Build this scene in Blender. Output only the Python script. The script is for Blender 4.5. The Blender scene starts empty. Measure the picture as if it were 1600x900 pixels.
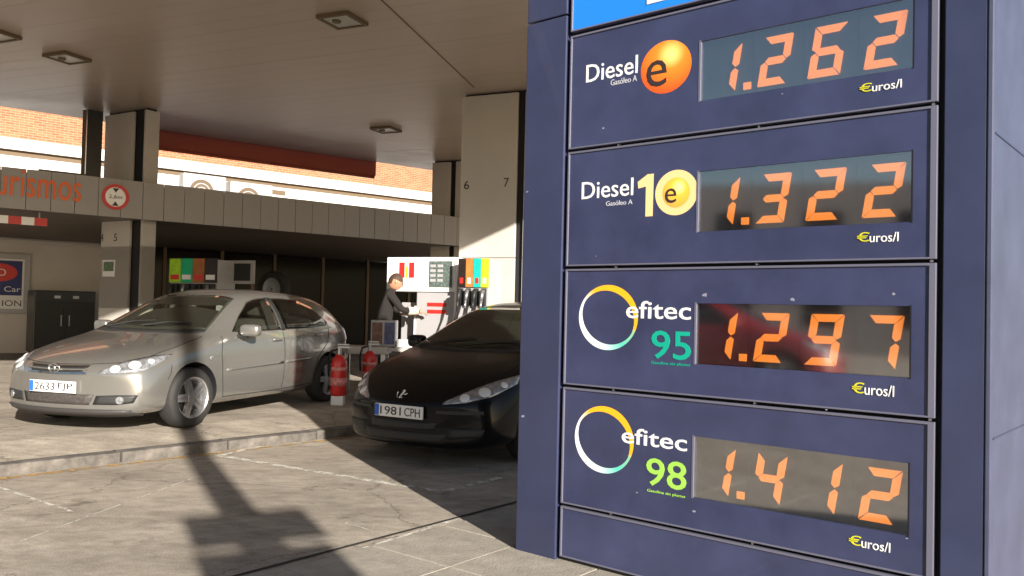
import bpy, bmesh, math, random
from mathutils import Vector, Matrix
from mathutils.bvhtree import BVHTree
random.seed(7)
S = bpy.context.scene
COL = S.collection
# ---------------------------------------------------------------- camera
FPX, HOR, ROLL, CAMZ = 1320.0, 485.0, 0.0235, 1.36      # focal length and horizon in photo pixels (1600 x 900)
TH = math.atan((HOR - 450) / FPX)
cF = Vector((0, math.cos(TH), math.sin(TH))); cR = Vector((1, 0, 0)); cU = Vector((0, -math.sin(TH), math.cos(TH)))
cr, sr = math.cos(ROLL), math.sin(ROLL)
cam = bpy.data.cameras.new('camera'); camo = bpy.data.objects.new('camera', cam); COL.objects.link(camo)
cam.sensor_width = 36; cam.lens = 36 * FPX / 1600; cam.clip_end = 2000; cam.clip_start = .05
cx, cy, cz = cR * cr + cU * sr, -cR * sr + cU * cr, -cF
camo.matrix_world = Matrix(((cx.x, cy.x, cz.x, 0), (cx.y, cy.y, cz.y, 0), (cx.z, cy.z, cz.z, CAMZ), (0, 0, 0, 1)))
S.camera = camo
# ---------------------------------------------------------------- sky and sun
SUN_EL = math.radians(18); SUN_AZ = math.atan2(.451, -.893)
sunv = Vector((math.sin(SUN_AZ) * math.cos(SUN_EL), math.cos(SUN_AZ) * math.cos(SUN_EL), math.sin(SUN_EL)))
w = bpy.data.worlds.new('World'); S.world = w; w.use_nodes = True
nt = w.node_tree; sky = nt.nodes.new('ShaderNodeTexSky'); sky.sky_type = 'NISHITA'; sky.sun_disc = False
sky.sun_elevation = SUN_EL; sky.sun_rotation = SUN_AZ
nt.links.new(sky.outputs[0], nt.nodes['Background'].inputs[0]); nt.nodes['Background'].inputs[1].default_value = .05
sl = bpy.data.lights.new('sun', 'SUN'); sl.energy = 5; sl.angle = math.radians(.55); sl.color = (1, .93, .83)
so = bpy.data.objects.new('sun', sl); COL.objects.link(so)
so.rotation_euler = (-sunv).to_track_quat('-Z', 'Y').to_euler()
S.view_settings.view_transform = 'Standard'; S.view_settings.look = 'None'; S.view_settings.gamma = 1
S.view_settings.exposure = 1.3; S.view_settings.use_curve_mapping = False
S.cycles.use_denoising = True; S.cycles.max_bounces = 8; S.cycles.diffuse_bounces = 3; S.cycles.sample_clamp_indirect = 6

# ---------------------------------------------------------------- pixel helpers: a pixel gives a direction only
def ray(x, y):
    u, v = x - 800, y - 450
    return (cF * FPX + cR * (u * cr + v * sr) - cU * (-u * sr + v * cr)).normalized()
CAM = Vector((0, 0, CAMZ))
def onz(x, y, z=0.0):
    d = ray(x, y); return CAM + d * ((z - CAMZ) / d.z)
def onv(x, y, p0, dr):                                   # on the vertical plane through p0 along dr
    n = Vector((-dr.y, dr.x, 0)); d = ray(x, y)
    return CAM + d * ((p0 - CAM).dot(n) / d.dot(n))
def aty(x, y, Y):
    d = ray(x, y); return CAM + d * (Y / d.y)

# ---------------------------------------------------------------- materials
MATS = {}
def mat(name, col, rough=.6, metal=0, noise=0, nscale=8, bump=0, bscale=60, coat=0, emit=0, spec=.5, attr=None, ecol=None):
    if name in MATS: return MATS[name]
    m = bpy.data.materials.new(name); m.use_nodes = True; t = m.node_tree; b = t.nodes['Principled BSDF']
    b.inputs['Base Color'].default_value = (*col, 1); b.inputs['Roughness'].default_value = rough
    b.inputs['Metallic'].default_value = metal; b.inputs['Coat Weight'].default_value = coat
    b.inputs['Coat Roughness'].default_value = .03
    b.inputs['Specular IOR Level'].default_value = spec
    if emit:
        b.inputs['Emission Color'].default_value = (*(ecol or col), 1); b.inputs['Emission Strength'].default_value = emit
    if attr:
        a = t.nodes.new('ShaderNodeVertexColor'); a.layer_name = attr
        t.links.new(a.outputs[0], b.inputs['Base Color'])
    if noise or bump:
        tc = t.nodes.new('ShaderNodeTexCoord')
        if noise:
            n = t.nodes.new('ShaderNodeTexNoise'); n.inputs['Scale'].default_value = nscale; n.inputs['Detail'].default_value = 8
            n.inputs['Roughness'].default_value = .65
            r = t.nodes.new('ShaderNodeValToRGB')
            r.color_ramp.elements[0].position = .3; r.color_ramp.elements[1].position = .72
            r.color_ramp.elements[0].color = (*[c * (1 - noise) for c in col], 1)
            r.color_ramp.elements[1].color = (*[min(1, c * (1 + noise)) for c in col], 1)
            t.links.new(tc.outputs['Object'], n.inputs[0]); t.links.new(n.outputs[0], r.inputs[0])
            t.links.new(r.outputs[0], b.inputs['Base Color'])
            rr = t.nodes.new('ShaderNodeMapRange'); rr.inputs[3].default_value = max(.02, rough - .1); rr.inputs[4].default_value = min(1, rough + .12)
            t.links.new(n.outputs[0], rr.inputs[0]); t.links.new(rr.outputs[0], b.inputs['Roughness'])
        if bump:
            n2 = t.nodes.new('ShaderNodeTexNoise'); n2.inputs['Scale'].default_value = bscale; n2.inputs['Detail'].default_value = 5
            bp = t.nodes.new('ShaderNodeBump'); bp.inputs['Strength'].default_value = bump; bp.inputs['Distance'].default_value = .01
            t.links.new(tc.outputs['Object'], n2.inputs[0]); t.links.new(n2.outputs[0], bp.inputs['Height'])
            t.links.new(bp.outputs[0], b.inputs['Normal'])
    MATS[name] = m; return m

def ground_mat():
    m = bpy.data.materials.new('worn concrete'); m.use_nodes = True; t = m.node_tree; b = t.nodes['Principled BSDF']
    tc = t.nodes.new('ShaderNodeTexCoord'); L = t.links.new
    def noise(sc, det, stretch=None):
        n = t.nodes.new('ShaderNodeTexNoise'); n.inputs['Scale'].default_value = sc; n.inputs['Detail'].default_value = det
        n.inputs['Roughness'].default_value = .7
        if stretch:
            mp = t.nodes.new('ShaderNodeMapping'); mp.inputs['Rotation'].default_value = (0, 0, stretch[0]); mp.inputs['Scale'].default_value = stretch[1]
            L(tc.outputs['Object'], mp.inputs[0]); L(mp.outputs[0], n.inputs[0])
        else: L(tc.outputs['Object'], n.inputs[0])
        return n
    def ramp(src, p0, c0, p1, c1):
        r = t.nodes.new('ShaderNodeValToRGB'); r.color_ramp.elements[0].position = p0; r.color_ramp.elements[1].position = p1
        r.color_ramp.elements[0].color = (*c0, 1); r.color_ramp.elements[1].color = (*c1, 1); L(src, r.inputs[0]); return r
    def mix(kind, f, a, c):
        x = t.nodes.new('ShaderNodeMixRGB'); x.blend_type = kind; x.inputs[0].default_value = f
        L(a, x.inputs[1]); L(c, x.inputs[2]); return x.outputs[0]
    big = ramp(noise(.8, 9, (-.72, (1, 1.7, 1))).outputs[0], .33, (.28, .243, .20), .68, (.52, .465, .395))
    mid = ramp(noise(7, 10, (-.72, (.8, 1.5, 1))).outputs[0], .3, (.62, .6, .57), .7, (1.12, 1.1, 1.08))
    fine = ramp(noise(95, 4).outputs[0], .32, (.5, .5, .5), .68, (1.2, 1.2, 1.2))
    c = mix('MULTIPLY', 1, big.outputs[0], mid.outputs[0]); c = mix('MULTIPLY', .8, c, fine.outputs[0])
    # dark oil stains, grit and hairline cracks
    vo = t.nodes.new('ShaderNodeTexVoronoi'); vo.feature = 'DISTANCE_TO_EDGE'; vo.inputs['Scale'].default_value = .55
    wob = noise(2.2, 5); ad = t.nodes.new('ShaderNodeVectorMath'); ad.operation = 'MULTIPLY_ADD'; ad.inputs[1].default_value = (.6, .6, .6)
    L(wob.outputs['Color'], ad.inputs[0]); L(tc.outputs['Object'], ad.inputs[2]); L(ad.outputs[0], vo.inputs['Vector'])
    ck = ramp(vo.outputs['Distance'], .0015, (.35, .33, .3), .006, (1, 1, 1)); c = mix('MULTIPLY', .8, c, ck.outputs[0])
    sp_ = ramp(noise(22, 2).outputs[0], .70, (1, 1, 1), .74, (.45, .42, .4)); c = mix('MULTIPLY', .8, c, sp_.outputs[0])
    st = ramp(noise(1.5, 4).outputs[0], .62, (1, 1, 1), .74, (.42, .39, .36)); c = mix('MULTIPLY', 1, c, st.outputs[0])
    L(c, b.inputs['Base Color']); b.inputs['Roughness'].default_value = .82
    bp = t.nodes.new('ShaderNodeBump'); bp.inputs['Strength'].default_value = .5; bp.inputs['Distance'].default_value = .008
    n2 = noise(60, 6); L(n2.outputs[0], bp.inputs['Height']); L(bp.outputs[0], b.inputs['Normal'])
    return m

def brick_mat():
    m = bpy.data.materials.new('orange brick'); m.use_nodes = True; t = m.node_tree; b = t.nodes['Principled BSDF']
    tc = t.nodes.new('ShaderNodeTexCoord'); br = t.nodes.new('ShaderNodeTexBrick'); mp = t.nodes.new('ShaderNodeMapping')
    mp.inputs['Rotation'].default_value = (math.pi / 2, 0, 0)
    t.links.new(tc.outputs['Object'], mp.inputs[0]); t.links.new(mp.outputs[0], br.inputs[0])
    br.inputs['Color1'].default_value = (.26, .085, .035, 1); br.inputs['Color2'].default_value = (.36, .14, .06, 1); br.inputs['Mortar'].default_value = (.33, .25, .18, 1)
    br.inputs['Scale'].default_value = 1; br.inputs['Brick Width'].default_value = .25; br.inputs['Row Height'].default_value = .075; br.inputs['Mortar Size'].default_value = .008
    t.links.new(br.outputs[0], b.inputs['Base Color']); b.inputs['Roughness'].default_value = .85
    bp = t.nodes.new('ShaderNodeBump'); bp.inputs['Strength'].default_value = .6; bp.inputs['Distance'].default_value = .01; bp.invert = True
    t.links.new(br.outputs[1], bp.inputs['Height']); t.links.new(bp.outputs[0], b.inputs['Normal'])
    return m

def pane_mat(name, ior=1.5, tint=(1, 1, 1)):
    m = bpy.data.materials.new(name); m.use_nodes = True; t = m.node_tree; t.nodes.remove(t.nodes['Principled BSDF'])
    tr = t.nodes.new('ShaderNodeBsdfTransparent'); tr.inputs[0].default_value = (*tint, 1)
    gl = t.nodes.new('ShaderNodeBsdfGlossy'); gl.inputs['Roughness'].default_value = .02 if ior < .2 else .055
    fr = t.nodes.new('ShaderNodeLayerWeight'); fr.inputs[0].default_value = .5; mx = t.nodes.new('ShaderNodeMixShader')
    mr = t.nodes.new('ShaderNodeMapRange'); mr.inputs[3].default_value = ior; mr.inputs[4].default_value = min(1, ior + .7)
    pw_ = t.nodes.new('ShaderNodeMath'); pw_.operation = 'POWER'; pw_.inputs[1].default_value = 3
    t.links.new(fr.outputs['Facing'], pw_.inputs[0]); t.links.new(pw_.outputs[0], mr.inputs[0]); t.links.new(mr.outputs[0], mx.inputs[0]); t.links.new(tr.outputs[0], mx.inputs[1]); t.links.new(gl.outputs[0], mx.inputs[2])
    t.links.new(mx.outputs[0], t.nodes['Material Output'].inputs[0]); return m

M_ground = ground_mat(); M_brick = brick_mat()
M_navy = mat('navy enamel', (.034, .040, .092), .3, 0, .26, 2.5, .05, 14, coat=.3)
M_navy_post = mat('navy post enamel', (.030, .036, .080), .34, 0, .2, 1.5, .03, 20, coat=.15)
M_alu = mat('anodised aluminium', (.17, .17, .23), .4, .4)
M_side = mat('pale aluminium sheet', (.060, .068, .118), .45, .1, .18, 3)
M_black = mat('black rubber', (.006, .006, .008), .7)
M_blackpaint = mat('black gloss', (.012, .012, .014), .3)
M_blue = mat('azure sign face', (.012, .17, .62), .35, emit=.10)
M_white = mat('white print', (.68, .68, .68), .5)
M_led = mat('amber segment', (.75, .27, .05), .4, emit=.62, ecol=(1, .29, .035))
M_disp = mat('display backing', (.032, .034, .038), .5, 0, .3, 6)
M_pane = pane_mat('display pane', .36)
M_print = mat('colour print', (1, 1, 1), .4, attr='Col')
M_yellow = mat('yellow print', (.55, .52, .02), .5); M_cream = mat('cream print', (.80, .55, .26), .5)
M_teal = mat('teal print', (.0, .33, .23), .5); M_lime = mat('lime print', (.30, .56, .08), .5)
M_ink = mat('dark print', (.03, .02, .02), .5); M_tiny = mat('grey print', (.45, .45, .5), .5)
M_soffit = mat('white soffit lacquer', (.39, .315, .25), .36, 0, .08, 1.2)
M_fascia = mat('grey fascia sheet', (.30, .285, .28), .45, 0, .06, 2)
M_pillar = mat('cream pillar sheet', (.46, .43, .39), .42, 0, .06, 1.5)
M_wallw = mat('white render', (.72, .70, .67), .8, 0, .06, 2, .2, 80)
M_wall = mat('shop wall paint', (.50, .46, .43), .7, 0, .08, 1.2)
M_dark = mat('dark interior', (.012, .010, .009), .6)
M_kerb = mat('blue grey kerb stone', (.11, .097, .085), .9, 0, .6, 7, .4, 50)
M_asph = mat('asphalt', (.05, .05, .05), .9, 0, .25, 30, .4, 120)
def worn(name, col, keep, sc):
    m = mat(name, col, .85, 0, .3, 14); t = m.node_tree; L = t.links.new; out = t.nodes['Material Output']
    n = t.nodes.new('ShaderNodeTexNoise'); n.inputs['Scale'].default_value = sc; n.inputs['Detail'].default_value = 8; n.inputs['Roughness'].default_value = .75
    r = t.nodes.new('ShaderNodeValToRGB'); r.color_ramp.elements[0].position = keep - .06; r.color_ramp.elements[1].position = keep + .06
    g = t.nodes.new('ShaderNodeNewGeometry'); L(g.outputs['Position'], n.inputs[0]); L(n.outputs[0], r.inputs[0])
    mx = t.nodes.new('ShaderNodeMixShader'); tr = t.nodes.new('ShaderNodeBsdfTransparent')
    L(r.outputs[0], mx.inputs[0]); L(tr.outputs[0], mx.inputs[1]); L(t.nodes['Principled BSDF'].outputs[0], mx.inputs[2]); L(mx.outputs[0], out.inputs[0]); return m
M_line = worn('worn white paint', (.56, .53, .46), .47, 9); M_yline = worn('worn yellow paint', (.42, .25, .07), .5, 7)
M_groove = mat('dark joint', (.018, .015, .013), .9)
M_red = mat('red enamel', (.55, .025, .02), .35); M_orange = mat('orange red letter', (.75, .13, .025), .5)
M_whitegl = mat('white enamel', (.8, .8, .79), .3); M_grey = mat('grey enamel', (.36, .35, .36), .4, 0, .06, 4)
M_chrome = mat('chrome', (.75, .75, .75), .12, 1); M_steel = mat('steel', (.4, .4, .41), .35, .8)
M_brown = mat('brown awning box', (.30, .055, .025), .6); M_brownt = mat('brown trim', (.12, .08, .045), .7)
M_glassdark = mat('dark car glass', (.012, .014, .012), .04, spec=.6, coat=.5)
M_lens = mat('lamp lens', (.30, .31, .33), .12, .5, .6, 26, .5, 40, coat=1); M_tyre = mat('tyre', (.02, .019, .018), .75, 0, .3, 20)
M_silver = mat('silver metallic paint', (.235, .228, .212), .24, .6, coat=.8)
M_blackcar = mat('black car paint', (.004, .004, .005), .25, 0, coat=.22, spec=.15)
M_redcar = mat('red car paint', (.22, .018, .022), .35, 0, coat=.5)
M_refl = mat('lamp reflector', (.85, .85, .85), .3, .4); M_plast = mat('dark plastic', (.02, .02, .02), .55); M_rim = mat('alloy', (.58, .58, .6), .28, .8)

# ---------------------------------------------------------------- mesh helpers
def link(name, me, m=None, parent=None, mats=None):
    o = bpy.data.objects.new(name, me); COL.objects.link(o)
    for x in (mats or ([m] if m else [])): me.materials.append(x)
    if parent: o.parent = parent
    return o
def tag(o, label=None, cat=None, group=None, kind=None):
    if label: o['label'] = label
    if cat: o['category'] = cat
    if group: o['group'] = group
    if kind: o['kind'] = kind
    return o
def empty(name, loc, rz=0, label=None, cat=None, group=None):
    o = bpy.data.objects.new(name, None); COL.objects.link(o); o.location = loc; o.rotation_euler = (0, 0, rz); o.empty_display_size = .2
    return tag(o, label, cat, group)
def pyd(vs, fs):
    me = bpy.data.meshes.new('m'); me.from_pydata([tuple(v) for v in vs], [], fs); me.update(); return me
def bm_box(bm, x0, x1, y0, y1, z0, z1, bev=0):
    r = bmesh.ops.create_cube(bm, size=1, matrix=Matrix.Translation(((x0 + x1) / 2, (y0 + y1) / 2, (z0 + z1) / 2)) @ Matrix.Diagonal((x1 - x0, y1 - y0, z1 - z0, 1)))
    if bev:
        es = list({e for v in r['verts'] for e in v.link_edges})
        bmesh.ops.bevel(bm, geom=es, offset=bev, segments=2, affect='EDGES', profile=.5)
def done(bm, name, m, parent=None, smooth=False, mats=None):
    bmesh.ops.recalc_face_normals(bm, faces=bm.faces)
    me = bpy.data.meshes.new(name); bm.to_mesh(me); bm.free()
    if smooth:
        for p in me.polygons: p.use_smooth = True
    return link(name, me, m, parent, mats)
def box(name, x0, x1, y0, y1, z0, z1, m, parent=None, bev=0):
    bm = bmesh.new(); bm_box(bm, x0, x1, y0, y1, z0, z1, bev); return done(bm, name, m, parent)
def prism(name, poly, z0, z1, m, parent=None):
    n = len(poly); vs = [(p[0], p[1], z0) for p in poly] + [(p[0], p[1], z1) for p in poly]
    bm = bmesh.new(); V = [bm.verts.new(v) for v in vs]
    bm.faces.new(V[:n]); bm.faces.new(V[n:])
    for i in range(n): bm.faces.new((V[i], V[(i + 1) % n], V[n + (i + 1) % n], V[n + i]))
    return done(bm, name, m, parent)
def cyl(bm, p0, p1, r0, r1=None, seg=16):
    p0, p1 = Vector(p0), Vector(p1); d = p1 - p0; r1 = r0 if r1 is None else r1
    mt = Matrix.Translation((p0 + p1) / 2) @ d.to_track_quat('Z', 'Y').to_matrix().to_4x4()
    bmesh.ops.create_cone(bm, cap_ends=True, segments=seg, radius1=r0, radius2=r1, depth=d.length, matrix=mt)
def tube(name, pts, r, m, parent=None, seg=10):
    bm = bmesh.new()
    for a, b in zip(pts, pts[1:]): cyl(bm, a, b, r, seg=seg)
    return done(bm, name, m, parent, True)
def lathe(bm, prof, axis='Z', seg=32, mt=None):          # prof: list of (radius, height)
    rings = []
    for r, h in prof:
        ring = []
        for k in range(seg):
            a = 2 * math.pi * k / seg; v = Vector((r * math.cos(a), r * math.sin(a), h))
            if axis == 'Y': v = Vector((v.x, v.z, v.y))
            ring.append(bm.verts.new(mt @ v if mt else v))
        rings.append(ring)
    for a, b in zip(rings, rings[1:]):
        for k in range(seg): bm.faces.new((a[k], a[(k + 1) % seg], b[(k + 1) % seg], b[k]))
def text_mesh(body, x0, x1, z0, z1, d, thick=.0015, sh=0.0, bold=0.0):   # lettering fitted into a box of the plane y = d; sh shears the baseline
    cu = bpy.data.curves.new('t', 'FONT'); cu.body = body; cu.extrude = thick; cu.resolution_u = 3; cu.offset = bold
    to = bpy.data.objects.new('t', cu); COL.objects.link(to)
    me = bpy.data.meshes.new_from_object(to.evaluated_get(bpy.context.evaluated_depsgraph_get()))
    bpy.data.objects.remove(to)
    xs = [v.co.x for v in me.vertices]; ys = [v.co.y for v in me.vertices]
    ax, bx_, ay, by_ = min(xs), max(xs), min(ys), max(ys)
    for v in me.vertices:
        u = (v.co.x - ax) / (bx_ - ax); q = (v.co.y - ay) / (by_ - ay)
        v.co = (x0 + (x1 - x0) * u, d - v.co.z, z0 + (z1 - z0) * q + sh * u)
    return me
def frame_to(p0, dr):                                    # world frame: X along dr, Y away from the viewer side, Z up
    return p0, math.atan2(dr.y, dr.x)

# axes of the place
def vdir(px, py=470):
    d = ray(px, py); return Vector((d.x, d.y, 0)).normalized()
SIGN_S = -vdir(-745, 455)
D2 = vdir(1990, 500)                                     # along kerb, fascia and shop front
E2 = vdir(1375, 490); E1 = Vector((-E2.y, E2.x, 0))      # canopy grid
SLAB = .15; KERB = .085

# ================================================================= ground
def sheet(name, poly, z, m, kind='structure', label=None, parent=None):
    return tag(link(name, pyd([(p[0], p[1], z) for p in poly], [list(range(len(poly)))]), m, parent), label, None, None, kind)
sheet('ground', [(-70, -40), (70, -40), (70, 90), (-70, 90)], 0, M_ground)
k0 = onz(0, 745); k1 = onz(480, 689); KD = (k1 - k0).normalized(); KN = Vector((-KD.y, KD.x, 0))
ka, kb = k0 - KD * 3, k0 + KD * 15
bk = .16
bm = bmesh.new()
pa, pb = ka + KN * bk, kb + KN * bk
rp = .62                                                 # the slab ramps up from the kerb
vs_ = [pa, pb, pb + KN * rp, pa + KN * rp, pb + KN * 30 + KD * 20, pa + KN * 40]
slab = tag(link('forecourt_slab', pyd([(p.x, p.y, KERB if i < 2 else SLAB) for i, p in enumerate(vs_)], [(0, 1, 2, 3), (3, 2, 4, 5)]), M_ground), kind='structure')
kerb = tag(bpy.data.objects.new('kerb', None), kind='structure'); COL.objects.link(kerb)
kl = .98; kme = None
for i in range(18):
    if kme is None:
        bm = bmesh.new(); bm_box(bm, 0, kl - .012, 0, bk, -.05, KERB + .004, .014); o = done(bm, 'kerb_stone', M_kerb, kerb); kme = o.data
    else:
        o = link('kerb_stone', kme, None, kerb)
    o.location = ka + KD * (i * kl) + KN * random.uniform(-.004, .004); o.location.z = random.uniform(-.004, .002); o.rotation_euler.z = math.atan2(KD.y, KD.x)
def strip(name, pts, wdt, m, z=.004, parent=None):
    vs, fs = [], []
    for a, b in zip(pts, pts[1:]):
        a, b = Vector(a), Vector(b); d = (b - a).normalized(); n = Vector((-d.y, d.x, 0)) * wdt / 2; i = len(vs)
        for q in (a - n, b - n, b + n, a + n): vs.append((q.x, q.y, z))
        fs.append((i, i + 1, i + 2, i + 3))
    return tag(link(name, pyd(vs, fs), m, parent), kind='structure')
strip('kerb_edge_line', [k0 - KD * 4 - KN * .09, k0 + KD * 9 - KN * .09], .07, M_yline, .004)
strip('bay_line', [onz(340, 712), onz(612, 757), onz(690, 769), ], .07, M_line, .004)
strip('bay_line', [onz(690, 769), onz(790, 745)], .07, M_line, .0045)
strip('bay_line', [onz(343, 712), onz(430, 693)], .06, M_line, .0045)
strip('pavement_joint', [onz(-60, 880), onz(310, 744)], .012, M_line, .003)
strip('pavement_joint', [onz(-60, 742), onz(112, 800)], .03, M_line, .003)
strip('pavement_joint', [onz(540, 817), onz(575, 828)], .012, M_line, .003)
dg0, dg1 = onz(440, 882), onz(830, 779); DG = (dg1 - dg0).normalized()
strip('drain_slot', [dg0 - DG * 2, dg1 + DG * 4], .03, M_groove, .005)
strip('pavement_edge_line', [onz(470, 889), onz(716, 811)], .03, M_line, .004)
# paving slabs of the footway round the sign, beyond the slot
pave = tag(bpy.data.objects.new('footway', None), kind='structure'); COL.objects.link(pave)
PN = Vector((-DG.y, DG.x, 0)); PN = PN if PN.y < 0 else -PN
M_pave = mat('pale paving slab', (.30, .27, .225), .85, 0, .22, 6, .4, 70)
pme = None
base = onz(440, 889) + PN * .02
for i in range(-3, 7):
    for j in range(5):
        if pme is None:
            bm = bmesh.new(); bm_box(bm, .004, .596, .004, .596, -.04, .006, .004); o = done(bm, 'paving_slab', M_pave, pave); pme = o.data
        else: o = link('paving_slab', pme, None, pave)
        q = base + DG * (i * .6) + PN * (j * .6 + .6)
        o.location = (q.x, q.y, random.uniform(-.0015, .002)); o.rotation_euler.z = math.atan2(DG.y, DG.x)
# street behind the camera
STR = [k0 + KD * t - KN * o_ for t, o_ in ((-40, 10.5), (40, 10.5), (40, 20), (-40, 20))]
sheet('road', STR, .006, M_asph)

# ================================================================= price sign
sp0 = onz(805, 860)
sign = empty('price_sign', (sp0.x, sp0.y, 0), math.atan2(SIGN_S.y, SIGN_S.x),
             'tall navy fuel price totem with four orange digit displays', 'price sign')
SN = Vector((-SIGN_S.y, SIGN_S.x, 0))
def uv(x, y):
    q = onv(x, y, sp0, SIGN_S) - sp0; return q.dot(SIGN_S), q.z
TL, TR, TE = .312, 2.178, 2.372                          # panel edges, outer edge of right post
DEP = .62; TOP = 4.2
GAPS = [2.889, 2.245, 1.602, .958, .313]
box('core', .10, TE - .05, .05, DEP - .03, .02, TOP - .04, M_black, sign)
zl = uv(845, 33)[1]
box('left_post', 0, TL - .028, 0, DEP, .0, zl - .004, M_navy_post, sign, .006)
box('left_post', 0, TL - .028, 0, DEP, zl + .004, TOP, M_navy_post, sign, .006)
box('right_post', TR + .028, TE - .012, .004, DEP - .02, 0, TOP, M_navy_post, sign, .004)
box('side_panel', TE - .01, TE + .012, 0, DEP + .16, 0, TOP, M_side, sign, .005)
for zz in (.9, 2.1, 3.3): box('side_rib', TE + .012, TE + .016, .03, DEP + .1, zz, zz + .006, M_navy_post, sign)
def vcol(me, cols):
    a = me.color_attributes.new('Col', 'FLOAT_COLOR', 'POINT')
    for i, c in enumerate(cols): a.data[i].color = (*c, 1)
def lerp3(a, b, t): return tuple(p + (q - p) * t for p, q in zip(a, b))
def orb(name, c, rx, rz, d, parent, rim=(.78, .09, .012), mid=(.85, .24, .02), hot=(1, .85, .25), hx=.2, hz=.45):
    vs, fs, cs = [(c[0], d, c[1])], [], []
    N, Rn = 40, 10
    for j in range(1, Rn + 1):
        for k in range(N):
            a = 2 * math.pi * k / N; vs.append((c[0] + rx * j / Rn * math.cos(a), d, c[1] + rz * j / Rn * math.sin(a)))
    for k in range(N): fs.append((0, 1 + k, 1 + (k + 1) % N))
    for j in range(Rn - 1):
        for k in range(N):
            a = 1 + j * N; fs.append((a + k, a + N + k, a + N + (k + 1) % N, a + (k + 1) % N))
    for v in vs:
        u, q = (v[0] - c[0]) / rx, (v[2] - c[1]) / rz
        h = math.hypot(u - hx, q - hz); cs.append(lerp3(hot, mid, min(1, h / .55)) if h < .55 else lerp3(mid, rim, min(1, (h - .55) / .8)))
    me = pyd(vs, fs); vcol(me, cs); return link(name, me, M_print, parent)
def ring(name, c, rx, rz, d, parent):
    vs, fs, cs = [], [], []; N = 72
    for k in range(N):
        a = 2 * math.pi * k / N
        vs.append((c[0] + rx * math.cos(a), d, c[1] + rz * math.sin(a)))
        th = .05 + .085 * abs(math.sin((a - math.radians(148)) * 1.0)) ** 1.4
        vs.append((c[0] + rx * (1 - 2 * th * .75) * math.cos(a), d, c[1] + rz * (1 - 2 * th * .75) * math.sin(a)))
        g = math.degrees(a) % 360
        if g < 122 or g > 335: cc = (.95, .42, .015)
        elif g < 150: cc = lerp3((.95, .42, .015), (.85, .85, .85), (g - 122) / 28)
        elif g < 245: cc = (.85, .87, .87)
        elif g < 300: cc = lerp3((.85, .87, .87), (.10, .55, .45), (g - 245) / 55)
        else: cc = lerp3((.10, .55, .45), (.25, .5, .3), (g - 300) / 35)
        cs += [cc, cc]
    for k in range(N):
        a, b = 2 * k, 2 * ((k + 1) % N); fs.append((a, a + 1, b + 1, b))
    me = pyd(vs, fs); vcol(me, cs); return link(name, me, M_print, parent)
SEG = {'0': 'abcdef', '1': 'bc', '2': 'abged', '3': 'abgcd', '4': 'fgbc', '6': 'afgedc', '7': 'abc', '9': 'abcdfg'}
def digit(ch, t0, t1, z0, z1, d, parent, slant=.16):
    W, H, th = t1 - t0, z1 - z0, .034
    bm = bmesh.new(); g = .0035; zm = H / 2; b = th * .32
    segs = {'a': [(g, H), (W - g, H), (W - th, H - th), (th, H - th)], 'd': [(g, 0), (W - g, 0), (W - th, th), (th, th)],
            'b': [(W, H - g), (W, zm + g + b), (W - th * .5, zm + g), (W - th, zm + th * .5 + g), (W - th, H - th - g)],
            'c': [(W, g), (W, zm - g - b), (W - th * .5, zm - g), (W - th, zm - th * .5 - g), (W - th, th + g)],
            'f': [(0, H - g), (0, zm + g + b), (th * .5, zm + g), (th, zm + th * .5 + g), (th, H - th - g)],
            'e': [(0, g), (0, zm - g - b), (th * .5, zm - g), (th, zm - th * .5 - g), (th, th + g)],
            'g': [(th * .55, zm), (th, zm + th / 2), (W - th, zm + th / 2), (W - th * .55, zm), (W - th, zm - th / 2), (th, zm - th / 2)]}
    for s in SEG[ch]:
        pts = [(t0 + x + slant * (z - H / 2), z0 + z) for x, z in segs[s]]
        F = [bm.verts.new((x, d, z)) for x, z in pts]; B = [bm.verts.new((x, d + .006, z)) for x, z in pts]
        bm.faces.new(F); bm.faces.new(B); n = len(F)
        for i in range(n): bm.faces.new((F[i], F[(i + 1) % n], B[(i + 1) % n], B[i]))
    return done(bm, 'digit', M_led, parent)
def panel(z0, z1, m=M_navy, hole=None, pname='price_panel', label=None):
    bm = bmesh.new(); a, b = TL + .006, TR - .012
    if hole:
        h0, h1, q0, q1 = hole
        for r in ((a, h0, z0, z1), (h1, b, z0, z1), (h0, h1, z0, q0), (h0, h1, q1, z1)): bm_box(bm, r[0], r[1], .008, .03, r[2], r[3])
        bmesh.ops.remove_doubles(bm, verts=bm.verts, dist=1e-5)
    else: bm_box(bm, a, b, .008, .03, z0, z1)
    p = done(bm, pname, m, sign)
    if label: p['label'] = label
    e = .011
    for nm, r in (('edge_trim', (TL, TL + e, z0 - .003, z1 + .003)), ('edge_trim', (TR - .022, TR + .004, z0 - .003, z1 + .003)), ('edge_trim', (TL + e, TR - .022, z1 - .008, z1 + .003)), ('edge_trim', (TL + e, TR - .022, z0 - .003, z0 + .005))):
        box(nm, r[0], r[1], .001, .034, r[2], r[3], M_alu, p, .0015)
    return p
DT0, DT1 = 1.104, 2.086
rows = [('1262', 'white Diesel lettering with glossy orange e globe'), ('1322', 'white Diesel lettering with cream number ten'),
        ('1297', 'white efitec lettering with teal number 95'), ('1412', 'white efitec lettering with lime number 98')]
dt = [uv(1135, 354)[0], uv(1179, 355)[0], uv(1257, 352)[0], uv(1345, 347)[0], uv(1409, 251)[0]]
cells = [(uv(1121, 300)[0] - .035, uv(1146, 300)[0]), (uv(1182, 300)[0], uv(1228, 300)[0] - .005), (uv(1261, 300)[0], uv(1312, 300)[0]), (uv(1350, 300)[0], uv(1405, 300)[0])]
DD = -.0005
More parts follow.
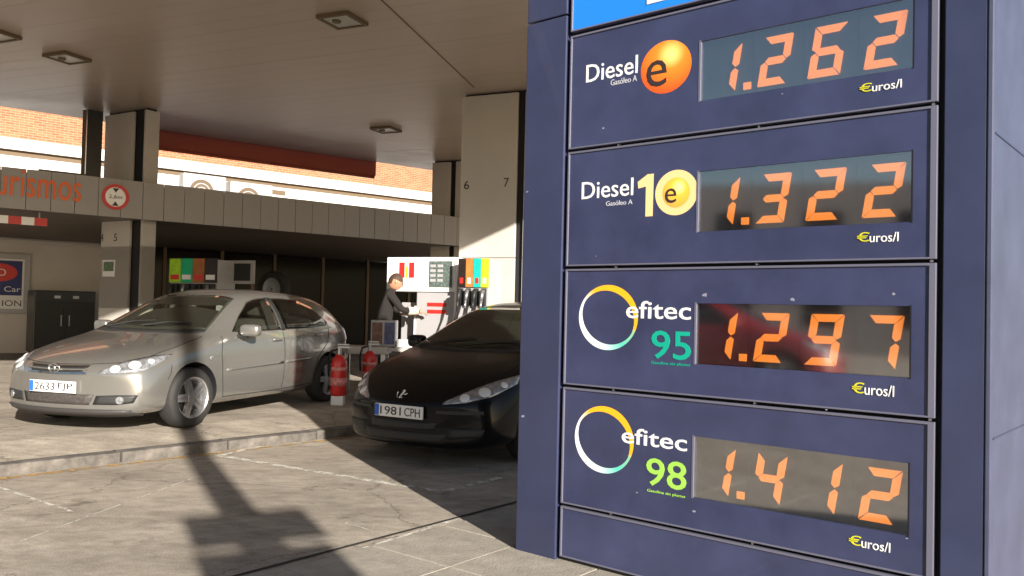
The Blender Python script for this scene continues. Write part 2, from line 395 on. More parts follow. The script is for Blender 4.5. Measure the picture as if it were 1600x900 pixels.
for r, (num, lab) in enumerate(rows):
    z1, z0 = GAPS[r] - .012, GAPS[r + 1] + .010
    q0, q1 = GAPS[r + 1] + .163, GAPS[r + 1] + .458
    p = panel(z0, z1, hole=(DT0, DT1, q0, q1), label='navy panel reading ' + num[0] + '.' + num[1:] + ', ' + lab)
    box('display_backing', DT0 + .004, DT1 - .004, .040, .046, q0 + .004, q1 - .004, M_disp, p)
    for a in ((DT0 - .006, DT0 + .004, q0 - .004, q1 + .004), (DT1 - .003, DT1 + .004, q0 - .004, q1 + .004)):
        box('display_frame', a[0], a[1], .006, .040, a[2], a[3], M_alu if a[0] < 1.5 else M_blackpaint, p)
    for k in (.27, .52, .765): box('display_divider', DT0 + (DT1 - DT0) * k - .0015, DT0 + (DT1 - DT0) * k + .0015, .036, .0395, q0 + .005, q1 - .005, M_blackpaint, p)
    box('display_pane', DT0 + .005, DT1 - .004, .014, .017, q0 + .001, q1 - .001, M_pane, p)
    for i, ch in enumerate(num):
        digit(ch, cells[i][0], cells[i][1], q0 + .028, q1 - .04, .028, p)
    box('decimal_point', uv(1153, 350)[0] + .002, uv(1166, 350)[0] - .002, .028, .034, q0 + .026, q0 + .060, M_led, p)
    # unit lettering
    ex = [((1342, 136), (1408, 134.7), (1408, 122.7)), ((1338, 379), (1403, 375.5), (1403, 362)), ((1330, 617), (1396, 619), (1396, 603)), ((1325, 855), (1390, 863), (1390, 849))][r]
    ta, tb = uv(*ex[0])[0], uv(*ex[1])[0]; zb, zt = uv(*ex[1])[1], uv(*ex[2])[1]
    link('unit_lettering', text_mesh('€', ta, ta + .052, zb, zt + .004, .0065), M_yellow, p)
    link('unit_lettering', text_mesh('uros/l', ta + .053, tb, zb - .004, zt, .0065), M_white, p)
    def lettering(body, L0, R0, top, m, nm='lettering', thick=.0008, bold=0):
        a, b = uv(*L0), uv(*R0); zt_ = uv(*top)[1]
        zb_ = (a[1] + b[1]) / 2
        return link(nm, text_mesh(body, a[0], b[0], zb_, zt_, .0068, thick, 0, bold), m, p)
    if r == 0:
        lettering('Diesel', (914.5, 130), (995, 113), (995, 85), M_white, thick=.001, bold=.004)
        lettering('Gasóleo A', (953, 135), (994, 124.5), (994, 116.5), M_tiny, 'small_lettering')
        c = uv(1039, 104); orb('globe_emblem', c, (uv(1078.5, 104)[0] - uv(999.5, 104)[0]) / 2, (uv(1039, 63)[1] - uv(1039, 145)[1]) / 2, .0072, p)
        a, b = uv(1009, 120), uv(1041, 110); link('emblem_letter', text_mesh('e', a[0], b[0], uv(1025, 135)[1], uv(1025, 93.5)[1], .0062, .0004), M_ink, p)
    if r == 1:
        lettering('Diesel', (907.5, 312), (988, 304.5), (988, 277), M_white, thick=.001, bold=.004)
        lettering('Gasóleo A', (945.5, 322.5), (987, 318), (987, 311), M_tiny, 'small_lettering')
        a, b = uv(995, 300)[0], uv(1020, 300)[0]; z0_, z1_ = uv(1010, 338)[1], uv(1010, 272)[1]; st_ = (b - a) * .42
        link('number_ten', pyd([(b - (b - a) * .48, .0068, z0_), (b - .002, .0068, z0_), (b, .0068, z1_), (b - (b - a) * .38, .0068, z1_), (a, .0068, z1_ - .035), (a + .004, .0068, z1_ - .07), (b - (b - a) * .48, .0068, z1_ - .062)], [(0, 1, 2, 6), (2, 3, 6), (3, 4, 5, 6)]), M_cream, p)
        c = uv(1055.3, 300.5); rx = (uv(1088.5, 300)[0] - uv(1022, 300)[0]) / 2; rz = (uv(1055, 265)[1] - uv(1055, 336)[1]) / 2
        orb('number_ten_zero', c, rx, rz, .0074, p, (.80, .55, .26), (.80, .55, .26), (.80, .55, .26))
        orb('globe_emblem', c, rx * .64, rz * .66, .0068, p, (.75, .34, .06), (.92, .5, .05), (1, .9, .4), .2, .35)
        a, b = uv(1038, 305), uv(1056, 305); link('emblem_letter', text_mesh('e', a[0], b[0], uv(1047, 317)[1], uv(1047, 294)[1], .0060, .0004), M_ink, p)
    if r >= 2:
        c, e = (((948.2, 496), (902.5, 994.5, 445, 547)), ((941.7, 687.2), (896, 988, 635, 740)))[r - 2]
        cc = uv(*c); ring('ring_emblem', cc, (uv(e[1], c[1])[0] - uv(e[0], c[1])[0]) / 2, (uv(c[0], e[2])[1] - uv(c[0], e[3])[1]) / 2, .0074, p)
        if r == 2:
            lettering('efitec', (977, 497), (1078, 500), (1040, 470.5), M_white, thick=.0012, bold=.007)
            lettering('95', (1016, 561), (1078, 563), (1047, 517), M_teal, thick=.001, bold=.008)
            lettering('Gasolina sin plomo', (1016, 571), (1077, 573), (1047, 566), M_teal, 'small_lettering')
        else:
            lettering('efitec', (970, 693), (1072, 704.5), (1030, 674), M_white, thick=.0012, bold=.007)
            lettering('98', (1008, 760), (1071, 766), (1040, 719), M_lime, thick=.001, bold=.008)
            lettering('Gasolina sin plomo', (1010, 771), (1069, 778.5), (1040, 769), M_lime, 'small_lettering')
    for tx in (.42, 1.2, 1.95):
        bm = bmesh.new(); cyl(bm, (TL + tx - .1, .012, GAPS[r + 1]), (TL + tx - .1, .03, GAPS[r + 1]), .006, seg=8); done(bm, 'gap_screw', M_steel, p)
rs_ = random.Random(4)
M_scuff = mat('pale scuff', (.22, .23, .30), .6)
for k_, (px_, py_, sz_) in enumerate(((942, 200, .012), (1100, 461, .02), (1396, 459, .010), (1083, 799, .016), (994, 770, .008), (1238, 468, .014), (1416, 842, .008), (1221, 146, .007), (930, 400, .006), (1290, 640, .008), (817, 650, .014), (824, 300, .01))):
    c_ = uv(px_, py_); pts = [(c_[0] + sz_ * rs_.uniform(.4, 1) * math.cos(a_ * .9), c_[1] + sz_ * rs_.uniform(.2, .8) * math.sin(a_ * .9)) for a_ in range(7)]
    link('scuff_mark', pyd([(x_, .0066 if c_[0] > TL else -.0012, z_) for x_, z_ in pts], [list(range(7))]), M_scuff, sign)
panel(.035, GAPS[4] - .012, pname='base_panel')
bp_ = panel(GAPS[0] + .018, TOP - .06, M_blue, pname='brand_panel', label='azure blue panel above the prices')
a = uv(1010, 3); b = uv(1040, 0); box('brand_letter', a[0], b[0], .004, .0078, a[1] - .012, a[1] + .30, M_white, bp_)
box('plinth', -.03, TE + .04, .03, DEP + .1, 0, .03, M_blackpaint, sign)

# ================================================================= upper canopy
ZC = 4.6
st0 = Vector((2.65, 6.6, 0))
def inter(p, d, q, e):
    den = d.x * e.y - d.y * e.x; t = ((q.x - p.x) * e.y - (q.y - p.y) * e.x) / den; return p + d * t
bA, bB = onz(0, 166, ZC), onz(560, 249, ZC); BD = (bB - bA).normalized()
bB = bA + BD * 22; bA = bA - BD * 6
s0, s1 = st0 - E2 * .5, st0 + E2 * 16
sF = s0 + Vector((-.957, -.288, 0)) * 14                  # free front edge, above and left of the viewer
poly = [Vector((p.x, p.y, 0)) for p in (s0, s1, bB, bA, sF)]
canopy = empty('forecourt_canopy', (0, 0, 0), 0, 'large pale flat canopy roof over the forecourt', 'canopy')
prism('roof', [(p.x, p.y) for p in poly], ZC + .05, ZC + .42, M_fascia, canopy)
def clip(pl, p, n):                                      # keep the side where (x-p).n >= 0
    out = []
    for i in range(len(pl)):
        a, b = pl[i], pl[(i + 1) % len(pl)]; da, db = (a - p).dot(n), (b - p).dot(n)
        if da >= 0: out.append(a)
        if da * db < 0: out.append(a + (b - a) * (da / (da - db)))
    return out
ks = [p.dot(E2) for p in poly]; wst = .30; k = min(ks)
while k < max(ks):
    pl = clip(clip(poly, E2 * (k + .0015), E2), E2 * (k + wst - .0015), -E2)
    if len(pl) >= 3 and (pl[0] - pl[1]).length > 0:
        prism('soffit_strip', [(p.x, p.y) for p in pl], ZC + random.uniform(0, .0015), ZC + .045, M_soffit, canopy)
    k += wst
# seam cover running with the grid
sA, sB = onz(600, 4, ZC - .004), onz(741, 137, ZC - .004)
strip('seam', [sA - (sB - sA) * .6, sB], .022, M_brownt, ZC - .003, canopy); canopy.children[-1].pop('kind', None)
M_lightlens = mat('frosted lens', (.42, .42, .36), .3)
for i, (cx_, cy_, sz, lab) in enumerate(((535, 29, .42, 'square ceiling light nearest the price sign'), (105, 88, .42, 'square ceiling light above the pillar by the round sign'), (603, 201, .42, 'square ceiling light near the canopy back edge'), (-8, 52, .42, 'square ceiling light at the left edge of the photo'))):
    q = onz(cx_, cy_, ZC); L = empty('ceiling_light', (q.x, q.y, ZC - .03), math.atan2(E1.y, E1.x), lab, 'light', 'square lights in the canopy ceiling')
    h = sz / 2
    for r in ((-h, h, -h, -h + .04), (-h, h, h - .04, h), (-h, -h + .04, -h + .04, h - .04), (h - .04, h, -h + .04, h - .04)): box('frame', r[0], r[1], r[2], r[3], -.012, .028, M_brownt, L)
    box('lens', -h + .04, h - .04, -h + .04, h - .04, 0, .02, M_lightlens, L)
    bm = bmesh.new(); cyl(bm, (.05, .04, -.02), (.05, .04, 0), .05, seg=14); done(bm, 'lamp_cap', M_brownt, L)

# ================================================================= lower canopy
ZL0, ZL1 = 2.70, 3.31
f0 = onz(0, 324, ZL0); f1 = onz(715, 384, ZL0); FD = (f1 - f0); FD.z = 0; FD.normalize(); FN = Vector((-FD.y, FD.x, 0))
low = empty('drive_through_canopy', (f0.x, f0.y, 0), math.atan2(FD.y, FD.x), 'low grey canopy with panelled fascia in front of the shop', 'canopy')
pw = .335
bm = bmesh.new(); bm_box(bm, 0, pw - .008, 0, .03, ZL0, ZL1, .004); o = done(bm, 'fascia_panel', M_fascia, low); fme = o.data; o.location.x = -10 * pw
for i in range(-9, 40):
    o = link('fascia_panel', fme, None, low); o.location = (i * pw, random.uniform(0, .006), 0)
box('roof_deck', -10 * pw, 40 * pw, .04, 7.2, ZL1 - .25, ZL1 - .05, M_grey, low)
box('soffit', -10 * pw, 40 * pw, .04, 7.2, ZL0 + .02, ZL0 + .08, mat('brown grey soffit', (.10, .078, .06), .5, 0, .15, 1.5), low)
def fl(x, y, dy=0):
    q = onv(x, y, f0 + FN * dy, FD); return (q - f0).dot(FD), q.z
a, b = fl(-26, 306), fl(126, 318); zt_ = fl(100, 276)[1]
link('lettering', text_mesh('turismos', a[0], b[0], b[1] + .02, zt_ + .04, -.008, .004), M_orange, low)
rs = empty('height_limit_sign', (0, 0, 0), 0, 'round red ringed height limit sign on the grey fascia', 'sign')
c = fl(180, 308); q = f0 + FD * c[0]; rs.location = (q.x, q.y, c[1]); rs.rotation_euler.z = math.atan2(FD.y, FD.x)
bm = bmesh.new(); cyl(bm, (0, -.02, 0), (0, -.006, 0), .20, seg=32); done(bm, 'disc', M_whitegl, rs)
bm = bmesh.new(); lathe(bm, [(.155, -.028), (.205, -.028), (.205, -.02), (.155, -.02), (.155, -.028)], 'Y'); done(bm, 'ring', M_red, rs)
link('lettering', text_mesh('2,6m', -.10, .10, -.035, .035, -.022), M_ink, rs)
for s in (1, -1): link('arrow', pyd([(-.05, -.0215, s * .14), (.05, -.0215, s * .14), (0, -.0215, s * .07)], [(0, 1, 2)]), M_ink, rs)
hb = empty('height_bar', (0, 0, 0), 0, 'red and white striped height bar hanging under the low canopy', 'height bar')
c0, c1 = fl(-30, 340, .5), fl(73, 355, .5); q = f0 + FN * .5 + FD * c0[0]; hb.location = (q.x, q.y, 0); hb.rotation_euler.z = math.atan2(FD.y, FD.x)
Lb = c1[0] - c0[0]; zb_ = ZL0 - .19
for i in range(5): box('stripe', Lb * i / 5, Lb * (i + 1) / 5 - .002, -.03, .03, zb_, zb_ + .12, (M_red, M_whitegl)[i % 2], hb)
for xx in (.12, Lb - .12): box('hanger', xx, xx + .02, -.01, .01, zb_ + .12, ZL0 + .02, M_steel, hb)

# ================================================================= pillars
def pillar(name, loc, rz, wx, wy, z0, z1, label, ch=.16, seams=(), nums=(), sticker=None, cw=.13):
    e = empty(name, (loc[0], loc[1], 0), rz, label, 'pillar', 'pillars carrying the canopies')
    zs = [z0] + list(seams) + [z1 - .03]
    for a, b in zip(zs, zs[1:]):
        box('cladding', 0, wx, 0, .05, a + .004, b - .004, M_pillar, e, .006)
        box('cladding', wx + ch, wx + ch + cw, -.0, wy, a + .004, b - .004, M_pillar, e, .006)
        box('cladding', 0, .05, .054, wy, a + .004, b - .004, M_pillar, e, .006)
    box('black_channel', .03, wx + ch + .02, .06, wy - .04, z0, z1, M_black, e)
    for ch_, x, z in nums: link('number', text_mesh(ch_, x, x + .085, z, z + .13, -.002), M_ink, e)
    if sticker:
        box('notice', sticker[0], sticker[1], -.004, 0, sticker[2], sticker[3], M_white, e)
        box('notice_picture', sticker[0] + .03, sticker[1] - .03, -.007, -.0045, sticker[2] + .09, sticker[3] - .03, mat('green print', (.10, .16, .09), .5, 0, .8, 25), e)
    return e
q = onz(723, 148, ZC); zs_ = (400 - 0)
pr = Vector((q.x, q.y, 0)); prd = -E1
def along(p, dr, px, py):
    r = onv(px, py, p, dr) - p; return r.dot(dr), r.z
wR = along(pr, prd, 806, 300)[0]
n6, n7 = along(pr, prd, 725, 296), along(pr, prd, 787, 292)
pillar('canopy_pillar', pr, math.atan2(prd.y, prd.x), wR, .62, SLAB, ZC, 'wide cream pillar numbered 6 and 7 beside the price sign', .12, (along(pr, prd, 760, 403)[1],), (('6', n6[0], n6[1]), ('7', n7[0], n7[1])))
q = onz(165, 178, ZC); pl_ = Vector((q.x, q.y, 0)); dl = vdir(-1400, 440) * -1
wL = along(pl_, dl, 206, 260)[0]
n4, n5 = along(pl_, dl, 157, 377), along(pl_, dl, 178, 377); stk = along(pl_, dl, 160, 432), along(pl_, dl, 180, 406)
pillar('canopy_pillar', pl_, math.atan2(dl.y, dl.x), wL, .26, SLAB, ZC, 'cream pillar numbered 4 and 5 passing through the low canopy', along(pl_, dl, 223, 260)[0] - wL, (along(pl_, dl, 180, 385)[1], along(pl_, dl, 180, 482)[1]), (('4', n4[0], n4[1]), ('5', n5[0], n5[1])), (stk[0][0], stk[1][0], stk[0][1], stk[1][1]), .05)
q = onz(676, 252, ZC); pb_ = Vector((q.x, q.y, 0))
wB = along(pb_, prd, 703, 300)[0]
pillar('canopy_pillar', pb_, math.atan2(prd.y, prd.x), wB, .5, SLAB, ZC, 'far cream pillar half hidden behind pillar 6 and 7', .13)

# ================================================================= shop, wall and things by it
shop = empty('shop', (f0.x, f0.y, 0), math.atan2(FD.y, FD.x), 'dark shop front under the low canopy', 'building')
WX = fl(160, 400, 7.2)[0]
box('wall', -10 * pw - 3, WX, 7.2, 7.5, SLAB, ZL0 + .02, M_wall, shop)
box('wall', WX, 40 * pw, 10.6, 10.8, SLAB, ZL0 + .02, M_dark, shop)
box('wall', WX - .2, WX, 7.5, 10.6, SLAB, ZL0 + .02, M_dark, shop)
box('ceiling', WX, 40 * pw, 7.2, 10.8, ZL0 + .03, ZL0 + .09, M_dark, shop)
M_shopglass = mat('shop glass', (.008, .007, .006), .12, spec=.12)
nx = 7; gw = (40 * pw - WX) / nx
for i in range(nx):
    box('pane', WX + i * gw + .04, WX + (i + 1) * gw - .04, 7.24, 7.26, SLAB + .1, ZL0 - .02, M_shopglass, shop)
    box('mullion', WX + i * gw - .04, WX + i * gw + .04, 7.2, 7.3, SLAB, ZL0 + .02, M_brownt, shop)
box('wall_ledge', -10 * pw - 3, WX, 7.12, 7.2, ZL0 - .1, ZL0 - .02, M_pillar, shop)
SR = math.atan2(FD.y, FD.x)
def sloc(x, y, dy): return onv(x, y, f0 + FN * dy, FD)
# poster on the wall
pa_ = fl(-60, 392, 7.1); pb2 = fl(45, 490, 7.1)
po = empty('poster', f0 + FN * 7.1 + FD * pa_[0], SR, 'framed blue poster with red oval on the shop wall', 'poster'); po.location.z = 0
W_ = pb2[0] - pa_[0]; za, zb2 = pb2[1], pa_[1]; H_ = zb2 - za
box('frame', 0, W_, .0, .06, za, zb2, M_grey, po, .01)
box('sheet', .12, W_ - .12, -.004, -.001, za + .1, zb2 - .12, M_white, po)
box('blue_field', .14, W_ - .16, -.009, -.006, za + H_ * .30, zb2 - .16, mat('poster blue', (.015, .025, .13), .5), po)
bm = bmesh.new(); lathe(bm, [(.0, -.014), (.26, -.014), (.26, -.0095)], 'Y', 32, Matrix.Translation((W_ * .56, 0, za + H_ * .68)) @ Matrix.Diagonal((1.25, 1, .75, 1))); done(bm, 'red_oval', M_red, po)
link('lettering', text_mesh('O', W_ * .50, W_ * .64, za + H_ * .62, za + H_ * .74, -.017), M_white, po)
link('lettering', text_mesh('Car', W_ * .62, W_ * .86, za + H_ * .36, za + H_ * .45, -.012), M_white, po)
link('lettering', text_mesh('ION', W_ * .60, W_ * .88, za + H_ * .12, za + H_ * .22, -.007), M_ink, po)
ca, cb = fl(54, 453, 6.2), fl(150, 453, 6.2)
cb_ = empty('cabinet', f0 + FN * 6.2 + FD * ca[0], SR, 'low black cabinet against the wall left of the shop', 'cabinet'); cb_.location.z = SLAB
W_ = cb[0] - ca[0]; H_ = ca[1] - SLAB
box('body', 0, W_, 0, .7, 0.06, H_, M_blackpaint, cb_, .02); box('plinth', .05, W_ - .05, .05, .65, 0, .06, M_black, cb_)
for i in range(2): box('door', .03 + i * W_ / 2, W_ / 2 - .03 + i * W_ / 2, -.02, -.002, .12, H_ - .25, M_dark, cb_, .006); box('handle', W_ / 2 + (i * 2 - 1) * .08 - .01, W_ / 2 + (i * 2 - 1) * .08 + .01, -.045, -.022, H_ * .45, H_ * .62, M_steel, cb_)
for i in range(2): box('badge', W_ * (.32 + .3 * i), W_ * (.42 + .3 * i), -.004, 0, H_ - .17, H_ - .11, M_tiny, cb_)

# ================================================================= building behind
bp0 = aty(0, 221, 25.5); bp0.z = 0
bld = empty('brick_building', bp0, SR, 'sunlit orange brick building with white bands behind the canopy', 'building')
def bl(x, y):
    q = onv(x, y, bp0, FD) - bp0; return q.dot(FD), q.z
zA = bl(231, 244)[1]; zB = bl(300, 268.5)[1]; zD = bl(300, 277)[1]
BX0, BX1 = -12, 34
box('brick_wall', BX0, BX1, 0, 8, zA, 12, M_brick, bld)
box('white_band', BX0, BX1, -.12, 8, zB, zA - .002, M_wallw, bld)
box('brown_trim', BX0, BX1, .05, 8, zD, zB - .002, M_brownt, bld)
box('lower_wall', BX0, BX1, -.02, 8, 0, zD - .002, M_wallw, bld)
for i in range(8):
    xw = BX0 + 3 + i * 5.5
    w_ = box('window', xw, xw + 1.6, -.03, .05, zA + 2.1, zA + 3.6, M_blackpaint, bld); box('sill', xw - .1, xw + 1.7, -.12, -.002, zA + 2.02, zA + 2.098, M_wallw, w_)
box('grille', bl(418, 299)[0], bl(445, 303)[0], -.06, -.022, bl(430, 304)[1], bl(430, 297)[1], M_brownt, bld)
# rolled awning box under the canopy's back edge
ap = bA + BD * 0; an = Vector((-BD.y, BD.x, 0)); an = an if an.y > 0 else -an
ap = Vector((ap.x, ap.y, 0)) + an * .35
def al(x, y):
    q = onv(x, y, ap, BD) - ap; return q.dot(BD), q.z
aw = empty('awning_box', ap, math.atan2(BD.y, BD.x), 'long red brown awning box behind the canopy edge', 'awning')
x0_, x1_ = al(222, 220)[0], al(588, 262)[0]; zt1 = al(400, 228)[1]; zb1 = al(400, 250)[1]
box('casing', x0_, x1_, 0, .3, zb1, zt1 + .35, M_brown, aw, .02); box('valance_bar', x0_ + .02, x1_ - .02, .03, .08, zb1 - .05, zb1 - .002, M_brown, aw)
box('bracket', x1_ - .5, x1_ - .42, .1, .2, zt1 + .35, ZC + .8, M_brown, aw); box('bracket', x0_ + .5, x0_ + .58, .1, .2, zt1 + .35, ZC + .8, M_brown, aw)
# dark post and beam by the left pillar
q0 = sloc(134, 262, 1.2); q1 = sloc(158, 262, 1.2)
dp = empty('steel_post', (q0.x, q0.y, 0), SR, 'black steel post and beam beside the left pillar on the low canopy', 'post')
wdp = (q1 - q0).length
box('post', 0, wdp, 0, .16, ZL1 - .05, ZC + .0, M_blackpaint, dp); box('flange', -.07, -.015, 0, .03, ZL1 + .1, ZC - .02, M_brownt, dp)
q2 = sloc(62, 262, 1.2); box('beam', -(q0 - q2).length, -.002, .02, .14, ZL1 - .02, ZL1 + .19, M_blackpaint, dp)
# air conditioners on the low canopy roof
M_acw = mat('grey white casing', (.36, .36, .35), .4)
def aircon(xa, xb, yt, dy, lab):
    a = fl(xa, 300, dy); b = fl(xb, 300, dy); zt = fl((xa + xb) / 2, yt, dy)[1]
    p = f0 + FN * dy + FD * a[0]; z0 = ZL1 - .05
    e = empty('air_conditioner', (p.x, p.y, z0), SR, lab, 'air conditioner', 'air conditioners on the low canopy roof')
    W, H = b[0] - a[0], zt - z0
    hb_ = H - .78
    box('casing', 0, W, 0, .34, hb_, H, M_acw, e, .02)
    for xx in (.08, W - .16): box('stand_leg', xx, xx + .08, .02, .32, 0, hb_ - .002, M_steel, e)
    c = (W * .42, -.012, H - .43); R = .31
    bm = bmesh.new(); cyl(bm, (c[0], -.014, c[2]), (c[0], -.002, c[2]), R, seg=28); f = done(bm, 'fan_grille', M_brownt, e)
    bm = bmesh.new()
    for rr in (.35, .65, 1.0): lathe(bm, [(R * rr - .012, -.024), (R * rr + .012, -.024), (R * rr + .012, -.015), (R * rr - .012, -.015), (R * rr - .012, -.024)], 'Y', 28, Matrix.Translation((c[0], 0, c[2])))
    done(bm, 'grille_ring', M_grey, f)
    bm = bmesh.new(); cyl(bm, (c[0], -.03, c[2]), (c[0], -.015, c[2]), R * .22, seg=16); done(bm, 'fan_hub', M_whitegl, f)
    box('badge', W * .76, W * .9, -.004, 0, H * .66, H * .74, M_tiny, e)
aircon(286, 353, 273, 6.5, 'white air conditioner with brown fan, left of the two units')
aircon(360, 426, 286, 6.5, 'lower white air conditioner, right of the two units')

# ================================================================= pumps
def pump(loc, rz, W, D, ZB, H, label, blocks=None, side=False):
    e = empty('fuel_pump', (loc.x, loc.y, SLAB), rz, label, 'fuel pump', 'fuel pumps on the forecourt')
    box('base', -.02, W * .98, 0, D, 0, .12, M_grey, e, .01)
    return e
# pump with the white header beside the pillar
P1 = onz(606, 500, 0); Y1 = 12.6
a = aty(605, 402, Y1); pd = vdir(-2300, 440) * -1
def pl1(x, y):
    q = onv(x, y, a, pd) - a; return q.dot(pd), q.z + a.z - SLAB
e = pump(a, math.atan2(pd.y, pd.x), pl1(714, 430)[0], .5, 0, 0, 'fuel pump with white header and grey body behind the black car')
W = pl1(714, 430)[0]; zt, zb = pl1(606, 402)[1], pl1(606, 455)[1]
hd = box('header', 0, W - .03, 0, .5, zb, zt, M_whitegl, e, .012)
lg = (pl1(624, 420), pl1(647, 434)); x0_, x1_ = lg[0][0], lg[1][0]; zc = pl1(636, 410)[1]; zd = pl1(636, 434)[1]
for k in ((0, .36), (.66, 1)): box('logo_bar', x0_ + (x1_ - x0_) * k[0], x0_ + (x1_ - x0_) * k[1], -.004, 0, zd, zc, M_red, hd)
box('logo_bar', x0_ + (x1_ - x0_) * .42, x0_ + (x1_ - x0_) * .58, -.004, 0, zd, zc - .06, M_yellow, hd)
sx0, sx1 = pl1(671, 420)[0], pl1(707, 420)[0]; sz0, sz1 = pl1(690, 449)[1], pl1(690, 408)[1]
sc_ = box('screen', sx0, sx1, -.008, 0, sz0, sz1, mat('display grey green', (.10, .13, .12), .25, 0, .5, 30), hd)
for i in range(4):
    for j in range(2): box('readout', sx0 + .02 + j * .12, sx0 + .11 + j * .12, -.011, -.0085, sz1 - .09 - i * .07, sz1 - .05 - i * .07, M_grey, sc_)
box('frame_post', W - .028, W + .01, -.02, .5, .1, zt - .03, M_whitegl, e, .006)
bx0, bx1 = pl1(649, 480)[0], W - .032
bd = box('body', bx0, bx1, .03, .47, .12, zb - .004, M_grey, e, .01)
for i, py in enumerate((476, 487)): box('red_stripe', pl1(666, py)[0], pl1(696, py)[0], .026, .03, pl1(680, py + 3)[1], pl1(680, py - 3)[1], M_red, bd)
box('side_trim', bx0 - .03, bx0 - .004, .02, .48, .12, pl1(649, 478)[1], M_whitegl, e)
box('rear_cabinet', pl1(616, 500)[0], bx0 - .034, .2, .48, .12, pl1(620, 472)[1], M_grey, e, .01)
def nozzle_pump(xa, xb, yt, Y, cols, label):
    a = aty(xa, yt, Y)
    def L(x, y):
        q = onv(x, y, a, pd) - a; return q.dot(pd), q.z + a.z - SLAB
    e = pump(a, math.atan2(pd.y, pd.x), L(xb, yt)[0], .45, 0, 0, label)
    W = L(xb, yt)[0]; zt = L(xa, yt)[1]; zm = zt - .40
    box('cabinet', 0, W, .03, .45, .12, zt - .02, M_grey, e, .01)
    n = len(cols)
    for i, c in enumerate(cols):
        x0, x1 = W * i / n + .004, W * (i + 1) / n - .004
        pnl = box('grade_panel', x0, x1, 0, .028, zm, zt, mat('grade %d %d %d' % tuple(int(v * 99) for v in c), c, .4, 0, .25, 9), e)
        box('grade_mark', x0 + .03, x1 - .03, -.003, 0, zm + .05, zm + .13, M_white if i % 2 else M_red, pnl)
        b = bmesh.new(); bm_box(b, x0 + .03, x1 - .03, -.05, .028, zm - .26, zm - .02, .008); nz = done(b, 'nozzle_holder', M_blackpaint, e)
        b = bmesh.new(); cyl(b, ((x0 + x1) / 2, -.10, zm - .20), ((x0 + x1) / 2, -.055, zm - .04), .022, .03, 10); cyl(b, ((x0 + x1) / 2, -.10, zm - .2), ((x0 + x1) / 2, -.12, zm - .3), .02, .016, 10); done(b, 'nozzle', M_steel if i % 2 else M_plast, nz, True)
        pts = [Vector(((x0 + x1) / 2, -.12, zm - .3))] + [Vector(((x0 + x1) / 2 + .02 * math.sin(t_ * 3), -.12 - .12 * math.sin(t_ * math.pi), zm - .3 - .75 * t_)) for t_ in (.2, .4, .6, .8, 1)]
        tube('hose', pts, .014, M_black, nz, 8)
nozzle_pump(716, 764, 404, 11.9, ((.02, .012, .01), (.42, .17, .04), (.01, .42, .36), (.75, .70, .02)), 'sunlit pump with coloured grade panels beside pillar 6 and 7')
nozzle_pump(265, 339, 404, 14.2, ((.30, .55, .02), (.0, .35, .16), (.30, .10, .02), (.02, .012, .012)), 'shaded pump with green and brown grade panels above the silver car')
# framed board
a = aty(340, 407, 14.3)
def L_(x, y):
    q = onv(x, y, a, pd) - a; return q.dot(pd), q.z + a.z - SLAB
fb = empty('framed_board', (a.x, a.y, SLAB), math.atan2(pd.y, pd.x), 'dark board in a pale metal frame above the silver car roof', 'board')
W = L_(396, 409)[0]; zt = L_(341, 407)[1]; zb = L_(341, 443)[1]
for r in ((0, W, zt - .05, zt), (0, W, zb, zb + .05), (0, .055, zb + .052, zt - .052), (W - .055, W, zb + .052, zt - .052)): box('frame', r[0], r[1], 0, .05, r[2], r[3], M_fascia, fb)
box('board', .056, W - .056, .015, .04, zb + .052, zt - .052, M_dark, fb); box('price_tag', .16, .22, .008, .014, zb + .06, zb + .12, M_tiny, fb)
for xx in (-.02, W - .08): box('leg', xx, xx + .04, .052, .09, 0, zt, M_brownt, fb)
# tyre on display
q = aty(428, 452, 16.0)
ty = empty('display_tyre', (q.x, q.y, q.z), math.atan2(pd.y, pd.x), 'dark tyre on a stand inside the shaded shop front', 'tyre')
bm = bmesh.new(); lathe(bm, [(.22, -.09), (.30, -.10), (.34, -.06), (.34, .06), (.30, .10), (.22, .09), (.22, -.09)], 'Y'); done(bm, 'tread', M_tyre, ty, True)
bm = bmesh.new(); lathe(bm, [(.02, -.06), (.2, -.075), (.22, -.07)], 'Y'); done(bm, 'hub', M_steel, ty, True)
box('stand', -.12, .12, -.08, .08, SLAB - q.z, -.335, M_blackpaint, ty)

# ================================================================= extinguishers, table, displays
def extinguisher(px, py, lab, h=.52):
    q = onz(px, py, SLAB); e = empty('fire_extinguisher', (q.x, q.y, SLAB), 0, lab, 'fire extinguisher', 'red fire extinguishers by the pump')
    box('foot_block', -.075, .075, -.075, .075, 0, .12, M_white, e, .01)
    bm = bmesh.new(); lathe(bm, [(.0, .12), (.09, .12), (.098, .14), (.098, .50), (.085, .56), (.05, .60), (.03, .62), (0, .62)]); done(bm, 'cylinder', M_red, e, True)
    bm = bmesh.new(); lathe(bm, [(.1, .24), (.1002, .24), (.1002, .34), (.1, .34)]); done(bm, 'label_band', mat('pale red label', (.6, .22, .2), .5, 0, .6, 22), e, True)
    bm = bmesh.new(); lathe(bm, [(.1, .42), (.1002, .42), (.1002, .47), (.1, .47)]); done(bm, 'label_band', mat('pale red label', (.6, .22, .2), .5), e, True)
    bm = bmesh.new(); cyl(bm, (0, 0, .61), (0, 0, .70), .03, .025, 12); bm_box(bm, -.02, .13, -.015, .015, .70, .72); bm_box(bm, -.02, .12, -.012, .012, .735, .75); done(bm, 'valve', M_steel, e)
    tube('hose', [(-.02, 0, .68), (-.1, -.02, .66), (-.125, -.04, .55), (-.115, -.04, .35)], .012, M_black, e)
extinguisher(528, 633, 'red extinguisher on a white block, left one beside the black car')
extinguisher(576, 620, 'red extinguisher half hidden by the black car headlight')
